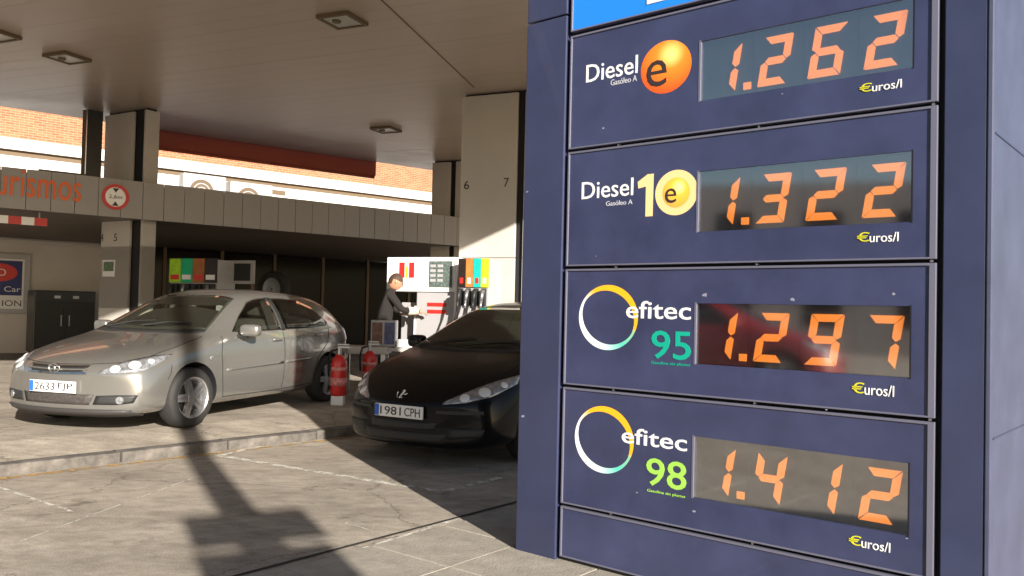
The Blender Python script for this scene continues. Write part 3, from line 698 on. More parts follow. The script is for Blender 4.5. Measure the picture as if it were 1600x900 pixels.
q = onz(521, 622, SLAB); q2 = onz(600, 622, SLAB)
tb = empty('metal_bench', (q.x, q.y + .25, SLAB), 0, 'low pale metal bench behind the fire extinguishers', 'bench')
W = q2.x - q.x; zt = aty(540, 541, q.y + .25).z - SLAB
box('top', -.02, W, 0, .5, zt - .10, zt, M_pillar, tb, .01)
for xx in (.02, W - .08):
    for yy in (.03, .42): box('leg', xx, xx + .05, yy, yy + .05, 0, zt - .102, M_steel, tb)
box('clamp', .0, .12, -.04, -.004, zt - .16, zt - .03, M_steel, tb)
Yd = q.y + .45; a = aty(578, 541, Yd); b = aty(619, 501, Yd)
mg = empty('magazine_display', (a.x, Yd, tb.location.z + zt), 0, 'small grey framed magazine display on the metal bench', 'display')
W = b.x - a.x; H = b.z - mg.location.z
box('case', 0, W, .03, .22, 0, H, M_grey, mg, .008)
box('picture', .02, W * .46, .022, .028, .03, H - .03, mat('brown print', (.13, .05, .03), .4, 0, .8, 14), mg); box('picture', W * .54, W - .02, .022, .028, .03, H - .03, mat('blue print', (.05, .06, .16), .4, 0, .8, 12), mg)
a = aty(621, 541, Yd); b = aty(652, 527, Yd)
pp = empty('paper_stack', (a.x, Yd - .05, tb.location.z + zt), 0, 'stack of white papers on the bench beside the display', 'papers')
for i in range(4): o = box('sheet_pile', 0, b.x - a.x, 0, .22, i * .025, i * .025 + .024, M_white, pp); o.rotation_euler.z = random.uniform(-.05, .05)
box('tray', -.02, b.x - a.x + .03, -.02, .25, -.012, -.001, M_steel, pp)
tb2 = box('side_shelf', W * 0 + (mg.location.x - tb.location.x), (pp.location.x - tb.location.x) + .4, .12, .48, zt - .06, zt - .015, M_pillar, tb)

# ================================================================= cars
def spl(tab, x):
    if x <= tab[0][0]: return tab[0][1:]
    for a, b in zip(tab, tab[1:]):
        if x <= b[0]:
            t = (x - a[0]) / (b[0] - a[0]); return [p + (q - p) * t for p, q in zip(a[1:], b[1:])]
    return tab[-1][1:]
def car_body(tab, fo, wb, wr_, bow, arch):
    bm = bmesh.new(); rings = []
    def half(row):
        x, W, zb, zs, zt, wt = row
        cab = min(1, max(0, (zt - zs - .12) / .3))
        b6 = (.955 * W, zs)
        e8 = (wt, zt - .035 - .03 * cab)
        m7 = ((b6[0] * .5 + e8[0] * .5) + .03 * cab, (b6[1] * .5 + e8[1] * .5) + .012 * (1 - cab))
        return [(0, zb), (.55 * W, zb), (.92 * W, zb + .015), (.985 * W, zb + .12), (W, (zb + zs) / 2 + .03), (.99 * W, zs - .13), b6, m7, e8, (wt * .62, zt - .008), (0, zt)]
    L = tab[-1][0]
    def warp(x, y):
        f = max(0, 1 - x / .85) ** 1.3; r = max(0, 1 - (L - x) / .6) ** 1.3
        k = (abs(y) / .85) ** 2.2
        return x + bow * k * f - .14 * k * r
    for row in tab:
        h = half(row); x = row[0]
        full = h + [(-y, z) for y, z in h[-2:0:-1]]
        rings.append([bm.verts.new((fo - warp(x, y), y, z)) for y, z in full])
    n = len(rings[0])
    for a, b in zip(rings, rings[1:]):
        for i in range(n): bm.faces.new((a[i], a[(i + 1) % n], b[(i + 1) % n], b[i]))
    for ri, row in ((0, tab[0]), (-1, tab[-1])):
        R = rings[ri]; rowsv = [[R[18], R[19], R[0], R[1], R[2]]]
        for i in range(3, 8):
            l, r = R[20 - i], R[i]; mids = []
            for t in (.25, .5, .75):
                y = l.co.y + (r.co.y - l.co.y) * t
                mids.append(bm.verts.new((fo - warp(row[0], y), y, l.co.z)))
            rowsv.append([l] + mids + [r])
        rowsv.append([R[12], R[11], R[10], R[9], R[8]])
        for a, b in zip(rowsv, rowsv[1:]):
            for i in range(4): bm.faces.new((a[i], a[i + 1], b[i + 1], b[i]))
    bmesh.ops.recalc_face_normals(bm, faces=bm.faces)
    me = bpy.data.meshes.new('body'); bm.to_mesh(me); bm.free(); return me
def eval_mesh(o):
    me = bpy.data.meshes.new_from_object(o.evaluated_get(bpy.context.evaluated_depsgraph_get())); return me
M_trim = mat('dark cabin trim', (.035, .03, .026), .8); M_seat = mat('seat cloth', (.06, .052, .046), .9, 0, .3, 30)
M_clear = pane_mat('car glass', .06, (.62, .66, .60))
def hull(pts):
    b = bmesh.new(); V = [b.verts.new(p) for p in pts]; bmesh.ops.convex_hull(b, input=V)
    bmesh.ops.recalc_face_normals(b, faces=b.faces); m = bpy.data.meshes.new('h'); b.to_mesh(m); b.free(); return m
def ext(poly, a, b_):                                     # polygon of (x, z) pushed along y from a to b
    b = bmesh.new(); n = len(poly); V = [b.verts.new((x, a, z)) for x, z in poly] + [b.verts.new((x, b_, z)) for x, z in poly]
    b.faces.new(V[:n]); b.faces.new(V[n:])
    for i in range(n): b.faces.new((V[i], V[(i + 1) % n], V[n + (i + 1) % n], V[n + i]))
    bmesh.ops.recalc_face_normals(b, faces=b.faces); m = bpy.data.meshes.new('e'); b.to_mesh(m); b.free(); return m
def cabin_cut(dx, dz, wt):                                # dx, dz shift the generic hatchback cabin
    def f(fo):
        X = lambda x: fo - x - dx
        out = [hull([(X(x), s * y, z + dz) for s in (1, -1) for x, y, z in ((1.30, .70, .38), (3.75, .68, .38), (1.34, .70, .90), (3.78, .66, .93), (2.0, .50, 1.345), (3.35, .49, 1.375))])]
        for s in (1, -1):
            out.append(ext([(X(x), z + dz) for x, z in ((1.53, .972), (2.40, .982), (2.40, 1.35), (2.2, 1.335), (2.02, 1.29), (1.78, 1.15))], s * .45, s * 1.1))
            out.append(ext([(X(x), z + dz) for x, z in ((2.51, .985), (3.0, .997), (3.49, 1.027), (3.50, 1.06), (3.32, 1.24), (3.1, 1.32), (2.8, 1.35), (2.51, 1.35))], s * .45, s * 1.1))
        out.append(hull([(X(x), y, z + dz) for y in (-.46, .46) for x, z in ((3.45, 1.06), (3.55, 1.30), (4.4, 1.08), (4.4, 1.34))]))
        w0 = [(X(wt[0]), -.63), (X(wt[1]), 0), (X(wt[0]), .63), (X(wt[2]), .485), (X(wt[3]), 0), (X(wt[2]), -.485)]
        b = bmesh.new(); n = len(w0); V = [b.verts.new((x, y, wt[4] if i < 3 else wt[5])) for i, (x, y) in enumerate(w0)] + [b.verts.new((x + .15, y, 1.8)) for x, y in w0]
        b.faces.new(V[:n]); b.faces.new(V[n:])
        for i in range(n): b.faces.new((V[i], V[(i + 1) % n], V[n + (i + 1) % n], V[n + i]))
        bmesh.ops.triangulate(b, faces=b.faces); bmesh.ops.recalc_face_normals(b, faces=b.faces); m = bpy.data.meshes.new('w'); b.to_mesh(m); b.free(); out.append(m)
        return out
    return f
def interior(e, X, dx, dz):
    for s in (1, -1):
        for x0, wd in ((2.15, .25), (3.0, .27)):
            st = empty('seat', (X(x0 + dx), s * .36, .40 + dz)); st.parent = e
            bm = bmesh.new(); bm_box(bm, -.25, .25, -wd, wd, 0, .18, .05); done(bm, 'cushion', M_seat, st, True)
            bm = bmesh.new(); bm_box(bm, -.07, .07, -wd + .02, wd - .02, 0, .56, .05); o = done(bm, 'backrest', M_seat, st, True); o.location = (-.24, 0, .16); o.rotation_euler.y = -.28
            bm = bmesh.new(); bm_box(bm, -.05, .05, -.13, .13, 0, .17, .04); o = done(bm, 'headrest', M_seat, st, True); o.location = (-.41, 0, .735); o.rotation_euler.y = -.2
    bm = bmesh.new(); bm_box(bm, X(1.72 + dx), X(1.36 + dx), -.66, .66, .62 + dz, .86 + dz, .06); done(bm, 'dashboard', M_trim, e, True)
    bm = bmesh.new(); lathe(bm, [(.165, -.012), (.19, -.012), (.19, .012), (.165, .012), (.165, -.012)], 'Z', 28, Matrix.Translation((X(1.80 + dx), .36, .86 + dz)) @ Matrix.Rotation(-1.15, 4, 'Y'))
    cyl(bm, (X(1.80 + dx), .36, .86 + dz), (X(1.68 + dx), .36, .80 + dz), .05, .06, 14); done(bm, 'steering_wheel', M_plast, e, True)
    bm = bmesh.new(); bm_box(bm, X(1.98 + dx), X(1.95 + dx), -.11, .11, 1.26 + dz, 1.32 + dz, .012); done(bm, 'interior_mirror', M_plast, e)
def make_car(name, spec, loc, yaw, z, label, cat, group=None):
    a = Vector((-math.sin(yaw), -math.cos(yaw), 0))
    e = empty(name, (loc[0], loc[1], z), math.atan2(a.y, a.x), label, cat, group)
    fo, wb, wr = spec['fo'], spec['wb'], spec['wr']
    tmp = bpy.data.objects.new('t', car_body(spec['tab'], fo, wb, wr, spec['bow'], None)); COL.objects.link(tmp)
    tmp.data.materials.append(spec['paint']); tmp.data.materials.append(M_black)
    sb = tmp.modifiers.new('s', 'SUBSURF'); sb.levels = 3; sb.render_levels = 3
    cut = []
    ops = []
    for ax in (0, -wb):
        for s in (1, -1):
            b = bmesh.new(); cyl(b, (ax, s * .56, wr), (ax, s * 1.1, wr), wr + .055, seg=48)
            b.faces.ensure_lookup_table()
            mm = bpy.data.meshes.new('c'); b.to_mesh(mm); b.free(); mm.materials.append(M_black)
            co = bpy.data.objects.new('c', mm); COL.objects.link(co); cut.append(co)
            m = tmp.modifiers.new('b', 'BOOLEAN'); m.operation = 'DIFFERENCE'; m.object = co; m.solver = 'EXACT'; m.material_mode = 'TRANSFER'
    me = eval_mesh(tmp)
    bvh = BVHTree.FromPolygons([v.co.copy() for v in me.vertices], [list(p.vertices) for p in me.polygons])
    if 'cabin' in spec:                                   # hollow the cabin and cut the window openings
        for mm in spec['cabin'](fo):
            mm.materials.append(M_trim); co = bpy.data.objects.new('c', mm); COL.objects.link(co); cut.append(co)
            m = tmp.modifiers.new('b', 'BOOLEAN'); m.operation = 'DIFFERENCE'; m.object = co; m.solver = 'EXACT'; m.material_mode = 'TRANSFER'
        me = eval_mesh(tmp)
    bpy.data.objects.remove(tmp)
    for c in cut: bpy.data.objects.remove(c)
    for p in me.polygons: p.use_smooth = p.material_index == 0
    try: me.set_sharp_from_angle(angle=math.radians(50))
    except Exception: pass
    body = link('body', me, None, e)
    def cast(pt, d):
        d = Vector(d).normalized(); o = Vector(pt) - d * 3
        h = bvh.ray_cast(o, d); return (h[0], h[1]) if h[0] else (Vector(pt), -d)
    def patch(nm, lo, hi, d, off, m, parent=e, nu=14, nv=6, thick=.012):
        def samp(pl, t):
            f = t * (len(pl) - 1); i = min(int(f), len(pl) - 2); return Vector(pl[i]).lerp(Vector(pl[i + 1]), f - i)
        vs, fs, bs = [], [], []
        for j in range(nv + 1):
            for i in range(nu + 1):
                p = samp(lo, i / nu).lerp(samp(hi, i / nu), j / nv); h, n = cast(p, d)
                if n.dot(Vector(d)) > 0: n = -n
                vs.append(h + n * off); bs.append(h - n * thick)
        N = len(vs); g = nu + 1
        for j in range(nv):
            for i in range(nu):
                k = j * g + i; fs.append((k, k + 1, k + g + 1, k + g))
        bd = [i for i in range(g)] + [j * g + nu for j in range(1, nv + 1)] + [nv * g + i for i in range(nu - 1, -1, -1)] + [j * g for j in range(nv - 1, 0, -1)]
        mp = {}
        allv = list(vs)
        for i in bd: mp[i] = len(allv); allv.append(bs[i])
        for i, k in enumerate(bd):
            k2 = bd[(i + 1) % len(bd)]; fs.append((k, mp[k], mp[k2], k2))
        mh = pyd(allv, fs)
        b = bmesh.new(); b.from_mesh(mh); bmesh.ops.recalc_face_normals(b, faces=b.faces); b.to_mesh(mh); b.free()
        for p in mh.polygons[:nu * nv]: p.use_smooth = True
        return link(nm, mh, m, parent)
    def seam(nm, pts, d, wd, m=M_black, off=.0025, parent=e, n=24):
        P_ = []
        for t in range(n + 1):
            f = t / n * (len(pts) - 1); i = min(int(f), len(pts) - 2); P_.append(cast(Vector(pts[i]).lerp(Vector(pts[i + 1]), f - i), d))
        vs, fs = [], []
        for i, (h, nn) in enumerate(P_):
            a_ = P_[max(0, i - 1)][0]; b_ = P_[min(n, i + 1)][0]; tdir = (b_ - a_).normalized()
            if nn.dot(Vector(d)) > 0: nn = -nn
            s_ = tdir.cross(nn).normalized() * wd / 2
            vs += [h + nn * off - s_, h + nn * off + s_]
        for i in range(n): fs.append((2 * i, 2 * i + 1, 2 * i + 3, 2 * i + 2))
        return link(nm, pyd(vs, fs), m, parent)
    X = lambda x: fo - x
    spec['detail'](e, X, patch, seam, cast, spec)
    # wheels
    for ax in (0, -wb):
        for s in (1, -1):
            wn = empty('wheel', (ax, s * spec['track'], wr)); wn.parent = e; wn.rotation_euler.z = (spec.get('steer', 0) if ax == 0 else 0)
            for k in ('label', 'category'): wn.pop(k, None)
            r = wr; rr = spec['rim']
            b = bmesh.new(); lathe(b, [(rr, -.09), (rr + .02, -.10), (r - .025, -.095), (r - .004, -.07), (r, 0), (r - .004, .07), (r - .025, .095), (rr + .02, .10), (rr, .09), (rr, -.09)], 'Y', 40); done(b, 'tyre', M_tyre, wn, True)
            b = bmesh.new(); lathe(b, [(rr - .005, -.085), (rr + .006, -.095), (rr + .006, -.075), (rr - .02, -.07), (rr - .03, .08)], 'Y', 40, Matrix.Diagonal((1, -s, 1, 1)))
            yb = s * .075
            for k in range(5):
                an_ = 2 * math.pi * k / 5 + .3
                mt = Matrix.Rotation(an_, 4, 'Y')
                pts = [(.03, yb * 1.05), (rr - .008, yb)]
                for sg in (-1, 1):
                    vs = []
                    for (rad, yy), hw in zip(pts, (.028, .02)):
                        for q in (-hw, hw): vs += [mt @ Vector((q + sg * .014, yy, rad)), mt @ Vector((q + sg * .014, yy - s * .03, rad))]
                    V = [b.verts.new(v) for v in vs]
                    for f in ((0, 2, 6, 4), (1, 3, 7, 5), (0, 1, 5, 4), (2, 3, 7, 6), (0, 1, 3, 2), (4, 5, 7, 6)): b.faces.new([V[i] for i in f])
            cyl(b, (0, yb * .6, 0), (0, yb * 1.12, 0), .06, .05, 20)
            done(b, 'rim', M_rim, wn)
            b = bmesh.new(); cyl(b, (0, s * .0, 0), (0, s * .02, 0), rr - .03, seg=32); done(b, 'brake_disc', M_plast, wn)
    return e
M_plate = mat('plate white', (.78, .78, .76), .45); M_plateblue = mat('plate blue', (.02, .12, .55), .45)
def plate(e, x, zc, txt, tilt=0):
    p = empty('number_plate', (x, 0, zc)); p.parent = e; p.rotation_euler = (0, tilt, math.pi / 2)
    bm = bmesh.new(); bm_box(bm, -.26, .26, -.008, .008, -.055, .055, .003); done(bm, 'plate_sheet', M_plate, p)
    box('blue_strip', -.256, -.212, -.0105, -.0085, -.05, .05, M_plateblue, p)
    n_, l_ = txt.split(); link('plate_lettering', text_mesh(n_, -.195, .03, -.037, .037, -.0095), M_ink, p); link('plate_lettering', text_mesh(l_, .068, .235, -.037, .037, -.0095), M_ink, p)
def mirror_pair(e, x, y, z, m, sz=(.075, .125, .078)):
    for s in (1, -1):
        bm = bmesh.new(); bmesh.ops.create_uvsphere(bm, u_segments=28, v_segments=16, radius=1)
        for v in bm.verts: v.co = Vector([math.copysign(abs(c_) ** .55, c_) * .88 for c_ in v.co])
        bmesh.ops.transform(bm, verts=bm.verts, matrix=Matrix.Translation((x, s * (y + .03), z)) @ Matrix.Rotation(s * .2, 4, 'Z') @ Matrix.Diagonal((*sz, 1)))
        for v in bm.verts:
            if v.co.x < x - .05: v.co.x = x - .05
        mo = done(bm, 'mirror', m, e, True)
        bm = bmesh.new(); bm_box(bm, x - .03, x + .03, min(s * (y - .12), s * y), max(s * (y - .12), s * y), z - .085, z - .045, .01); done(bm, 'mirror_arm', M_plast, mo)
def handles(e, cast, pts, m):
    for s in (1, -1):
        for x, z in pts:
            h, n = cast((x, s * .9, z), (0, -s, 0)); y = h.y
            bm = bmesh.new(); bm_box(bm, x - .085, x + .085, min(y + s * .004, y + s * .034), max(y + s * .004, y + s * .034), z - .014, z + .014, .008); done(bm, 'door_handle', m, e, True)
def corolla_detail(e, X, patch, seam, cast, sp):
    interior(e, X, 0, 0)
    patch('rear_screen', [(-4.5, -.48, 1.05 + 0), (-4.5, .48, 1.05 + 0)], [(-4.5, -.47, 1.32 + 0), (-4.5, .47, 1.32 + 0)], (1, 0, 0), .004, sp['glass'], nu=10, nv=5)
    paint = sp['paint']
    dn = (0, 0, -1)
    patch('windscreen', [(X(1.27), -.66, 2), (X(1.19), -.4, 2), (X(1.17), 0, 2), (X(1.19), .4, 2), (X(1.27), .66, 2)], [(X(1.93), -.50, 2), (X(1.90), -.25, 2), (X(1.89), 0, 2), (X(1.90), .25, 2), (X(1.93), .50, 2)], dn, .004, sp['glass'], nu=24, nv=10)
    patch('cowl_panel', [(X(1.18), -.68, 2), (X(1.09), -.4, 2), (X(1.07), 0, 2), (X(1.09), .4, 2), (X(1.18), .68, 2)], [(X(1.265), -.665, 2), (X(1.183), -.4, 2), (X(1.163), 0, 2), (X(1.183), .4, 2), (X(1.265), .665, 2)], dn, .003, M_plast, nu=20, nv=2)
    for y0, y1 in ((-.1, .45), (-.55, .0)):
        bm = bmesh.new()
        p = [cast((X(1.2), y0, 2), dn)[0] + Vector((0, 0, .02)), cast((X(1.28), (y0 + y1) / 2, 2), dn)[0] + Vector((0, 0, .02)), cast((X(1.3), y1, 2), dn)[0] + Vector((0, 0, .02))]
        for a_, b_ in zip(p, p[1:]): cyl(bm, a_, b_, .008, seg=6)
        done(bm, 'wiper', M_plast, e)
    for s in (1, -1):
        d = (0, -s, 0); y = s * 1.0
        patch('front_window', [(X(1.52), y, .965), (X(1.9), y, .965), (X(2.41), y, .975)], [(X(1.54), y, .985), (X(1.78), y, 1.16), (X(2.02), y, 1.30), (X(2.2), y, 1.345), (X(2.41), y, 1.36)], d, .004, sp['glass'])
        patch('rear_window', [(X(2.50), y, .978), (X(3.0), y, .99), (X(3.50), y, 1.02)], [(X(2.50), y, 1.36), (X(2.8), y, 1.36), (X(3.1), y, 1.33), (X(3.32), y, 1.25), (X(3.51), y, 1.06)], d, .004, sp['glass'])
        patch('door_pillar', [(X(2.415), y, .97), (X(2.495), y, .97)], [(X(2.415), y, 1.365), (X(2.495), y, 1.365)], d, .003, M_plast, nu=2, nv=6)
        seam('door_gap', [(X(1.33), y, .93), (X(1.28), y, .75), (X(1.30), y, .45), (X(1.34), y, .27)], d, .008)
        seam('door_gap', [(X(2.44), y, .96), (X(2.43), y, .6), (X(2.41), y, .28)], d, .008)
        seam('door_gap', [(X(3.50), y, 1.0), (X(3.42), y, .8), (X(3.2), y, .62), (X(3.1), y, .45), (X(3.05), y, .28)], d, .008)
        seam('sill_gap', [(X(1.34), y, .27), (X(2.2), y, .26), (X(3.05), y, .28)], d, .008)
        patch('rub_strip', [(X(1.36), y, .545), (X(2.40), y, .575)], [(X(1.36), y, .575), (X(2.40), y, .605)], d, .008, paint, nu=10, nv=2)
        patch('rub_strip', [(X(2.46), y, .577), (X(3.02), y, .59)], [(X(2.46), y, .607), (X(3.02), y, .62)], d, .008, paint, nu=8, nv=2)
        # head lamp: swept triangle
        hd = (-.75, -s * .62, -.15)
        hl = patch('headlight', [(X(.10), s * .40, .575), (X(.16), s * .58, .585), (X(.30), s * .74, .61), (X(.42), s * .80, .68)], [(X(.12), s * .41, .60), (X(.26), s * .58, .705), (X(.42), s * .73, .755), (X(.60), s * .80, .765)], hd, .004, M_lens, nu=12, nv=5)
        for (q, r_) in (((X(.16), s * .54, .625), .05), ((X(.27), s * .66, .665), .06), ((X(.38), s * .745, .70), .035)):
            h, n = cast(q, hd); n = -n if n.dot(Vector(hd)) > 0 else n
            bm = bmesh.new(); cyl(bm, h + n * .0045, h + n * .010, r_, r_ * .8, 18); done(bm, 'reflector', M_refl, hl, True)
        fl_ = patch('fog_recess', [(X(.05), s * .40, .29), (X(.1), s * .6, .29), (X(.2), s * .72, .31)], [(X(.05), s * .43, .375), (X(.1), s * .6, .385), (X(.2), s * .76, .385)], (-.85, -s * .4, 0), .003, M_plast, nu=8, nv=3)
        h, n = cast((X(.12), s * .63, .335), (-.85, -s * .4, 0)); n = -n if n.x < 0 else n
        bm = bmesh.new(); cyl(bm, h + n * .002, h + n * .01, .035, seg=16); done(bm, 'fog_lamp', M_lens, fl_)
        patch('tail_light', [(X(3.93), s * .80, .80), (X(4.1), s * .77, .80)], [(X(3.86), s * .8, 1.0), (X(4.04), s * .74, 1.0)], (.5, -s, 0), .012, mat('clear tail lens', (.42, .42, .50), .2, .2, coat=1), nu=5, nv=6)
        bm = bmesh.new(); h, n = cast((X(1.12), s, .70), d); cyl(bm, h, h + Vector((0, s * .008, 0)), .03, .02, 12); done(bm, 'side_repeater', M_lens, e, True)
        seam('bonnet_gap', [(X(.36), s * .68, 2), (X(.7), s * .73, 2), (X(1.12), s * .72, 2)], dn, .008)
        seam('bumper_gap', [(X(.56), s * 1, .66), (X(.54), s * 1, .58), (X(.50), s * 1, .52)], (0, -s, 0), .007)
    fw = (-1, 0, 0)
    gr = patch('grille', [(1.5, -.30, .592), (1.5, 0, .578), (1.5, .30, .592)], [(1.5, -.32, .648), (1.5, 0, .642), (1.5, .32, .648)], fw, .002, M_plast, nu=16, nv=3)
    for zz in (.585, .617, .65):
        seam('grille_bar', [(1.5, -.33, zz), (1.5, 0, zz - .008), (1.5, .33, zz)], fw, .014, M_chrome if zz < .6 or zz > .64 else paint, .012, gr)
    h, n = cast((1.5, 0, .628), fw)
    bm = bmesh.new(); mt = Matrix.Translation(h + Vector((.02, 0, 0))) @ Matrix.Rotation(math.pi / 2, 4, 'Y') @ Matrix.Diagonal((.68, 1, 1, 1))
    lathe(bm, [(.055, 0), (.068, 0), (.068, .014), (.055, .014), (.055, 0)], 'Z', 28, mt)
    cyl(bm, h + Vector((.02, 0, -.04)), h + Vector((.02, 0, .04)), .008, seg=8); cyl(bm, h + Vector((.02, -.04, .015)), h + Vector((.02, .04, .015)), .008, seg=8); done(bm, 'front_emblem', M_chrome, gr, True)
    patch('lower_grille', [(1.5, -.36, .285), (1.5, .36, .285)], [(1.5, -.40, .385), (1.5, .40, .385)], fw, .002, mat('grille mesh', (.05, .043, .04), .6, 0, .7, 60), nu=12, nv=3)
    patch('bumper_lip', [(1.5, -.68, .19), (1.5, 0, .19), (1.5, .68, .19)], [(1.5, -.70, .245), (1.5, 0, .245), (1.5, .70, .245)], fw, .02, mat('grey lip', (.035, .032, .03), .6), nu=20, nv=2, thick=.03)
    seam('bonnet_gap', [(1.5, -.6, .69), (1.5, -.3, .668), (1.5, 0, .662), (1.5, .3, .668), (1.5, .6, .69)], fw, .007)
    h, n = cast((1.5, 0, .47), fw); plate(e, h.x + .016, .45, sp['plate'])
    mirror_pair(e, X(1.60), .93, .99, paint)
    handles(e, cast, ((X(2.28), .865), (X(3.22), .90)), paint)
COR = dict(fo=.86, wb=2.6, wr=.308, rim=.205, track=.755, bow=.26, steer=-.05, paint=M_silver, glass=M_clear, cabin=cabin_cut(0, 0, (1.31, 1.22, 1.88, 1.86, .9, 1.25)), plate='2633 FJP', detail=corolla_detail, tab=[
    (0.00, .70, .21, .52, .60, .52), (0.05, .79, .175, .59, .675, .58), (0.22, .835, .17, .675, .755, .62), (0.55, .852, .17, .765, .845, .65), (0.86, .856, .17, .83, .905, .66),
    (1.10, .856, .17, .88, .955, .665), (1.22, .856, .17, .905, 1.01, .655), (1.60, .856, .17, .93, 1.25, .60), (1.93, .856, .17, .94, 1.41, .565), (2.25, .856, .17, .945, 1.465, .56),
    (2.7, .856, .17, .955, 1.475, .56), (3.2, .85, .17, .97, 1.455, .555), (3.6, .84, .19, .99, 1.43, .55), (3.86, .825, .22, 1.0, 1.34, .555), (4.05, .80, .25, .98, 1.12, .60), (4.12, .78, .27, .90, .96, .62), (4.18, .72, .30, .75, .82, .60)])
def p307_detail(e, X, patch, seam, cast, sp):
    if 'cabin' in sp: interior(e, X, -.03, .035)
    patch('rear_screen', [(-4.5, -.48, 1.05 + .035), (-4.5, .48, 1.05 + .035)], [(-4.5, -.47, 1.32 + .035), (-4.5, .47, 1.32 + .035)], (1, 0, 0), .004, sp['glass'], nu=10, nv=5)
    paint = sp['paint']; dn = (0, 0, -1); fw = (-1, 0, 0)
    patch('windscreen', [(X(1.20), -.67, 2), (X(1.05), -.4, 2), (X(1.0), 0, 2), (X(1.05), .4, 2), (X(1.20), .67, 2)], [(X(1.88), -.52, 2), (X(1.84), -.25, 2), (X(1.83), 0, 2), (X(1.84), .25, 2), (X(1.88), .52, 2)], dn, .004, sp['glass'], nu=24, nv=10)
    patch('cowl_panel', [(X(1.10), -.69, 2), (X(.95), -.4, 2), (X(.90), 0, 2), (X(.95), .4, 2), (X(1.10), .69, 2)], [(X(1.195), -.672, 2), (X(1.045), -.4, 2), (X(.995), 0, 2), (X(1.045), .4, 2), (X(1.195), .672, 2)], dn, .003, M_plast, nu=20, nv=2)
    for s in (1, -1):
        d = (0, -s, 0); y = s
        patch('front_window', [(X(1.5), y, 1.0), (X(1.9), y, 1.0), (X(2.38), y, 1.01)], [(X(1.52), y, 1.03), (X(1.72), y, 1.18), (X(1.95), y, 1.33), (X(2.15), y, 1.385), (X(2.38), y, 1.40)], d, .004, sp['glass'])
        patch('rear_window', [(X(2.46), y, 1.01), (X(3.0), y, 1.02), (X(3.45), y, 1.05)], [(X(2.46), y, 1.40), (X(2.8), y, 1.40), (X(3.1), y, 1.36), (X(3.3), y, 1.28), (X(3.46), y, 1.09)], d, .004, sp['glass'])
        seam('door_gap', [(X(1.33), y, .96), (X(1.28), y, .75), (X(1.30), y, .3)], d, .008); seam('door_gap', [(X(2.42), y, 1.0), (X(2.40), y, .3)], d, .008)
        hd = (-.72, -s * .66, -.2)
        hl = patch('headlight', [(X(.08), s * .40, .565), (X(.16), s * .58, .585), (X(.32), s * .75, .64), (X(.58), s * .84, .745)], [(X(.09), s * .41, .59), (X(.22), s * .57, .685), (X(.42), s * .73, .775), (X(.66), s * .83, .825)], hd, .004, M_lens, nu=14, nv=5)
        for (q, r_) in (((X(.18), s * .56, .625), .045), ((X(.30), s * .68, .675), .055), ((X(.46), s * .775, .735), .035)):
            h, n = cast(q, hd); n = -n if n.dot(Vector(hd)) > 0 else n
            bm = bmesh.new(); cyl(bm, h + n * .0045, h + n * .010, r_, r_ * .8, 18); done(bm, 'reflector', M_refl, hl, True)
        patch('fog_recess', [(X(.05), s * .48, .27), (X(.2), s * .72, .29)], [(X(.05), s * .48, .36), (X(.2), s * .75, .36)], (-.85, -s * .4, 0), .003, M_plast, nu=8, nv=3)
        seam('bonnet_gap', [(X(.5), s * .70, 2), (X(.8), s * .74, 2), (X(1.08), s * .72, 2)], dn, .008)
        seam('bumper_strip', [(1.5, s * .35, .50), (1.5, s * .55, .50), (1.5, s * .72, .505)], (-1, 0, 0), .03, M_plast, .006)
    gr = patch('grille', [(1.5, -.34, .335), (1.5, .34, .335)], [(1.5, -.36, .405), (1.5, .36, .405)], fw, .003, M_plast, nu=12, nv=3)
    patch('lower_grille', [(1.5, -.42, .225), (1.5, .42, .225)], [(1.5, -.44, .31), (1.5, .44, .31)], fw, .003, M_plast, nu=12, nv=3)
    h, n = cast((1.5, 0, .625), fw)
    em = empty('front_emblem', h + Vector((.012, 0, 0))); em.parent = e
    # rampant silhouette in relief: body stroke, mane, raised paw and tail
    def stroke(nm, pts, r):
        bm = bmesh.new()
        for p_, q_ in zip(pts, pts[1:]): cyl(bm, (.004, p_[0], p_[1]), (.004, q_[0], q_[1]), r, seg=8)
        done(bm, nm, M_chrome, em, True)
    stroke('emblem_body', [(-.035, -.045), (-.02, -.01), (.0, .012), (.02, .03)], .009); stroke('emblem_head', [(.012, .036), (.035, .04)], .012)
    stroke('emblem_paw', [(.005, .01), (.04, .008), (.055, .018)], .006); stroke('emblem_leg', [(-.02, -.012), (.01, -.035), (.035, -.042)], .007); stroke('emblem_tail', [(-.035, -.045), (-.058, -.01), (-.045, .03)], .005)
    h, n = cast((1.5, 0, .49), fw); plate(e, h.x + .016, .485, sp['plate'], 0)
    mirror_pair(e, X(1.52), .95, 1.04, paint, (.075, .125, .08))
    handles(e, cast, ((X(2.25), .90), (X(3.2), .93)), paint)
    for y0, y1 in ((-.1, .5), (-.6, .0)):
        bm = bmesh.new(); p = [cast((X(1.05), y0, 2), dn)[0] + Vector((0, 0, .02)), cast((X(1.13), (y0 + y1) / 2, 2), dn)[0] + Vector((0, 0, .02)), cast((X(1.18), y1, 2), dn)[0] + Vector((0, 0, .02))]
        for a_, b_ in zip(p, p[1:]): cyl(bm, a_, b_, .008, seg=6)
        done(bm, 'wiper', M_plast, e)
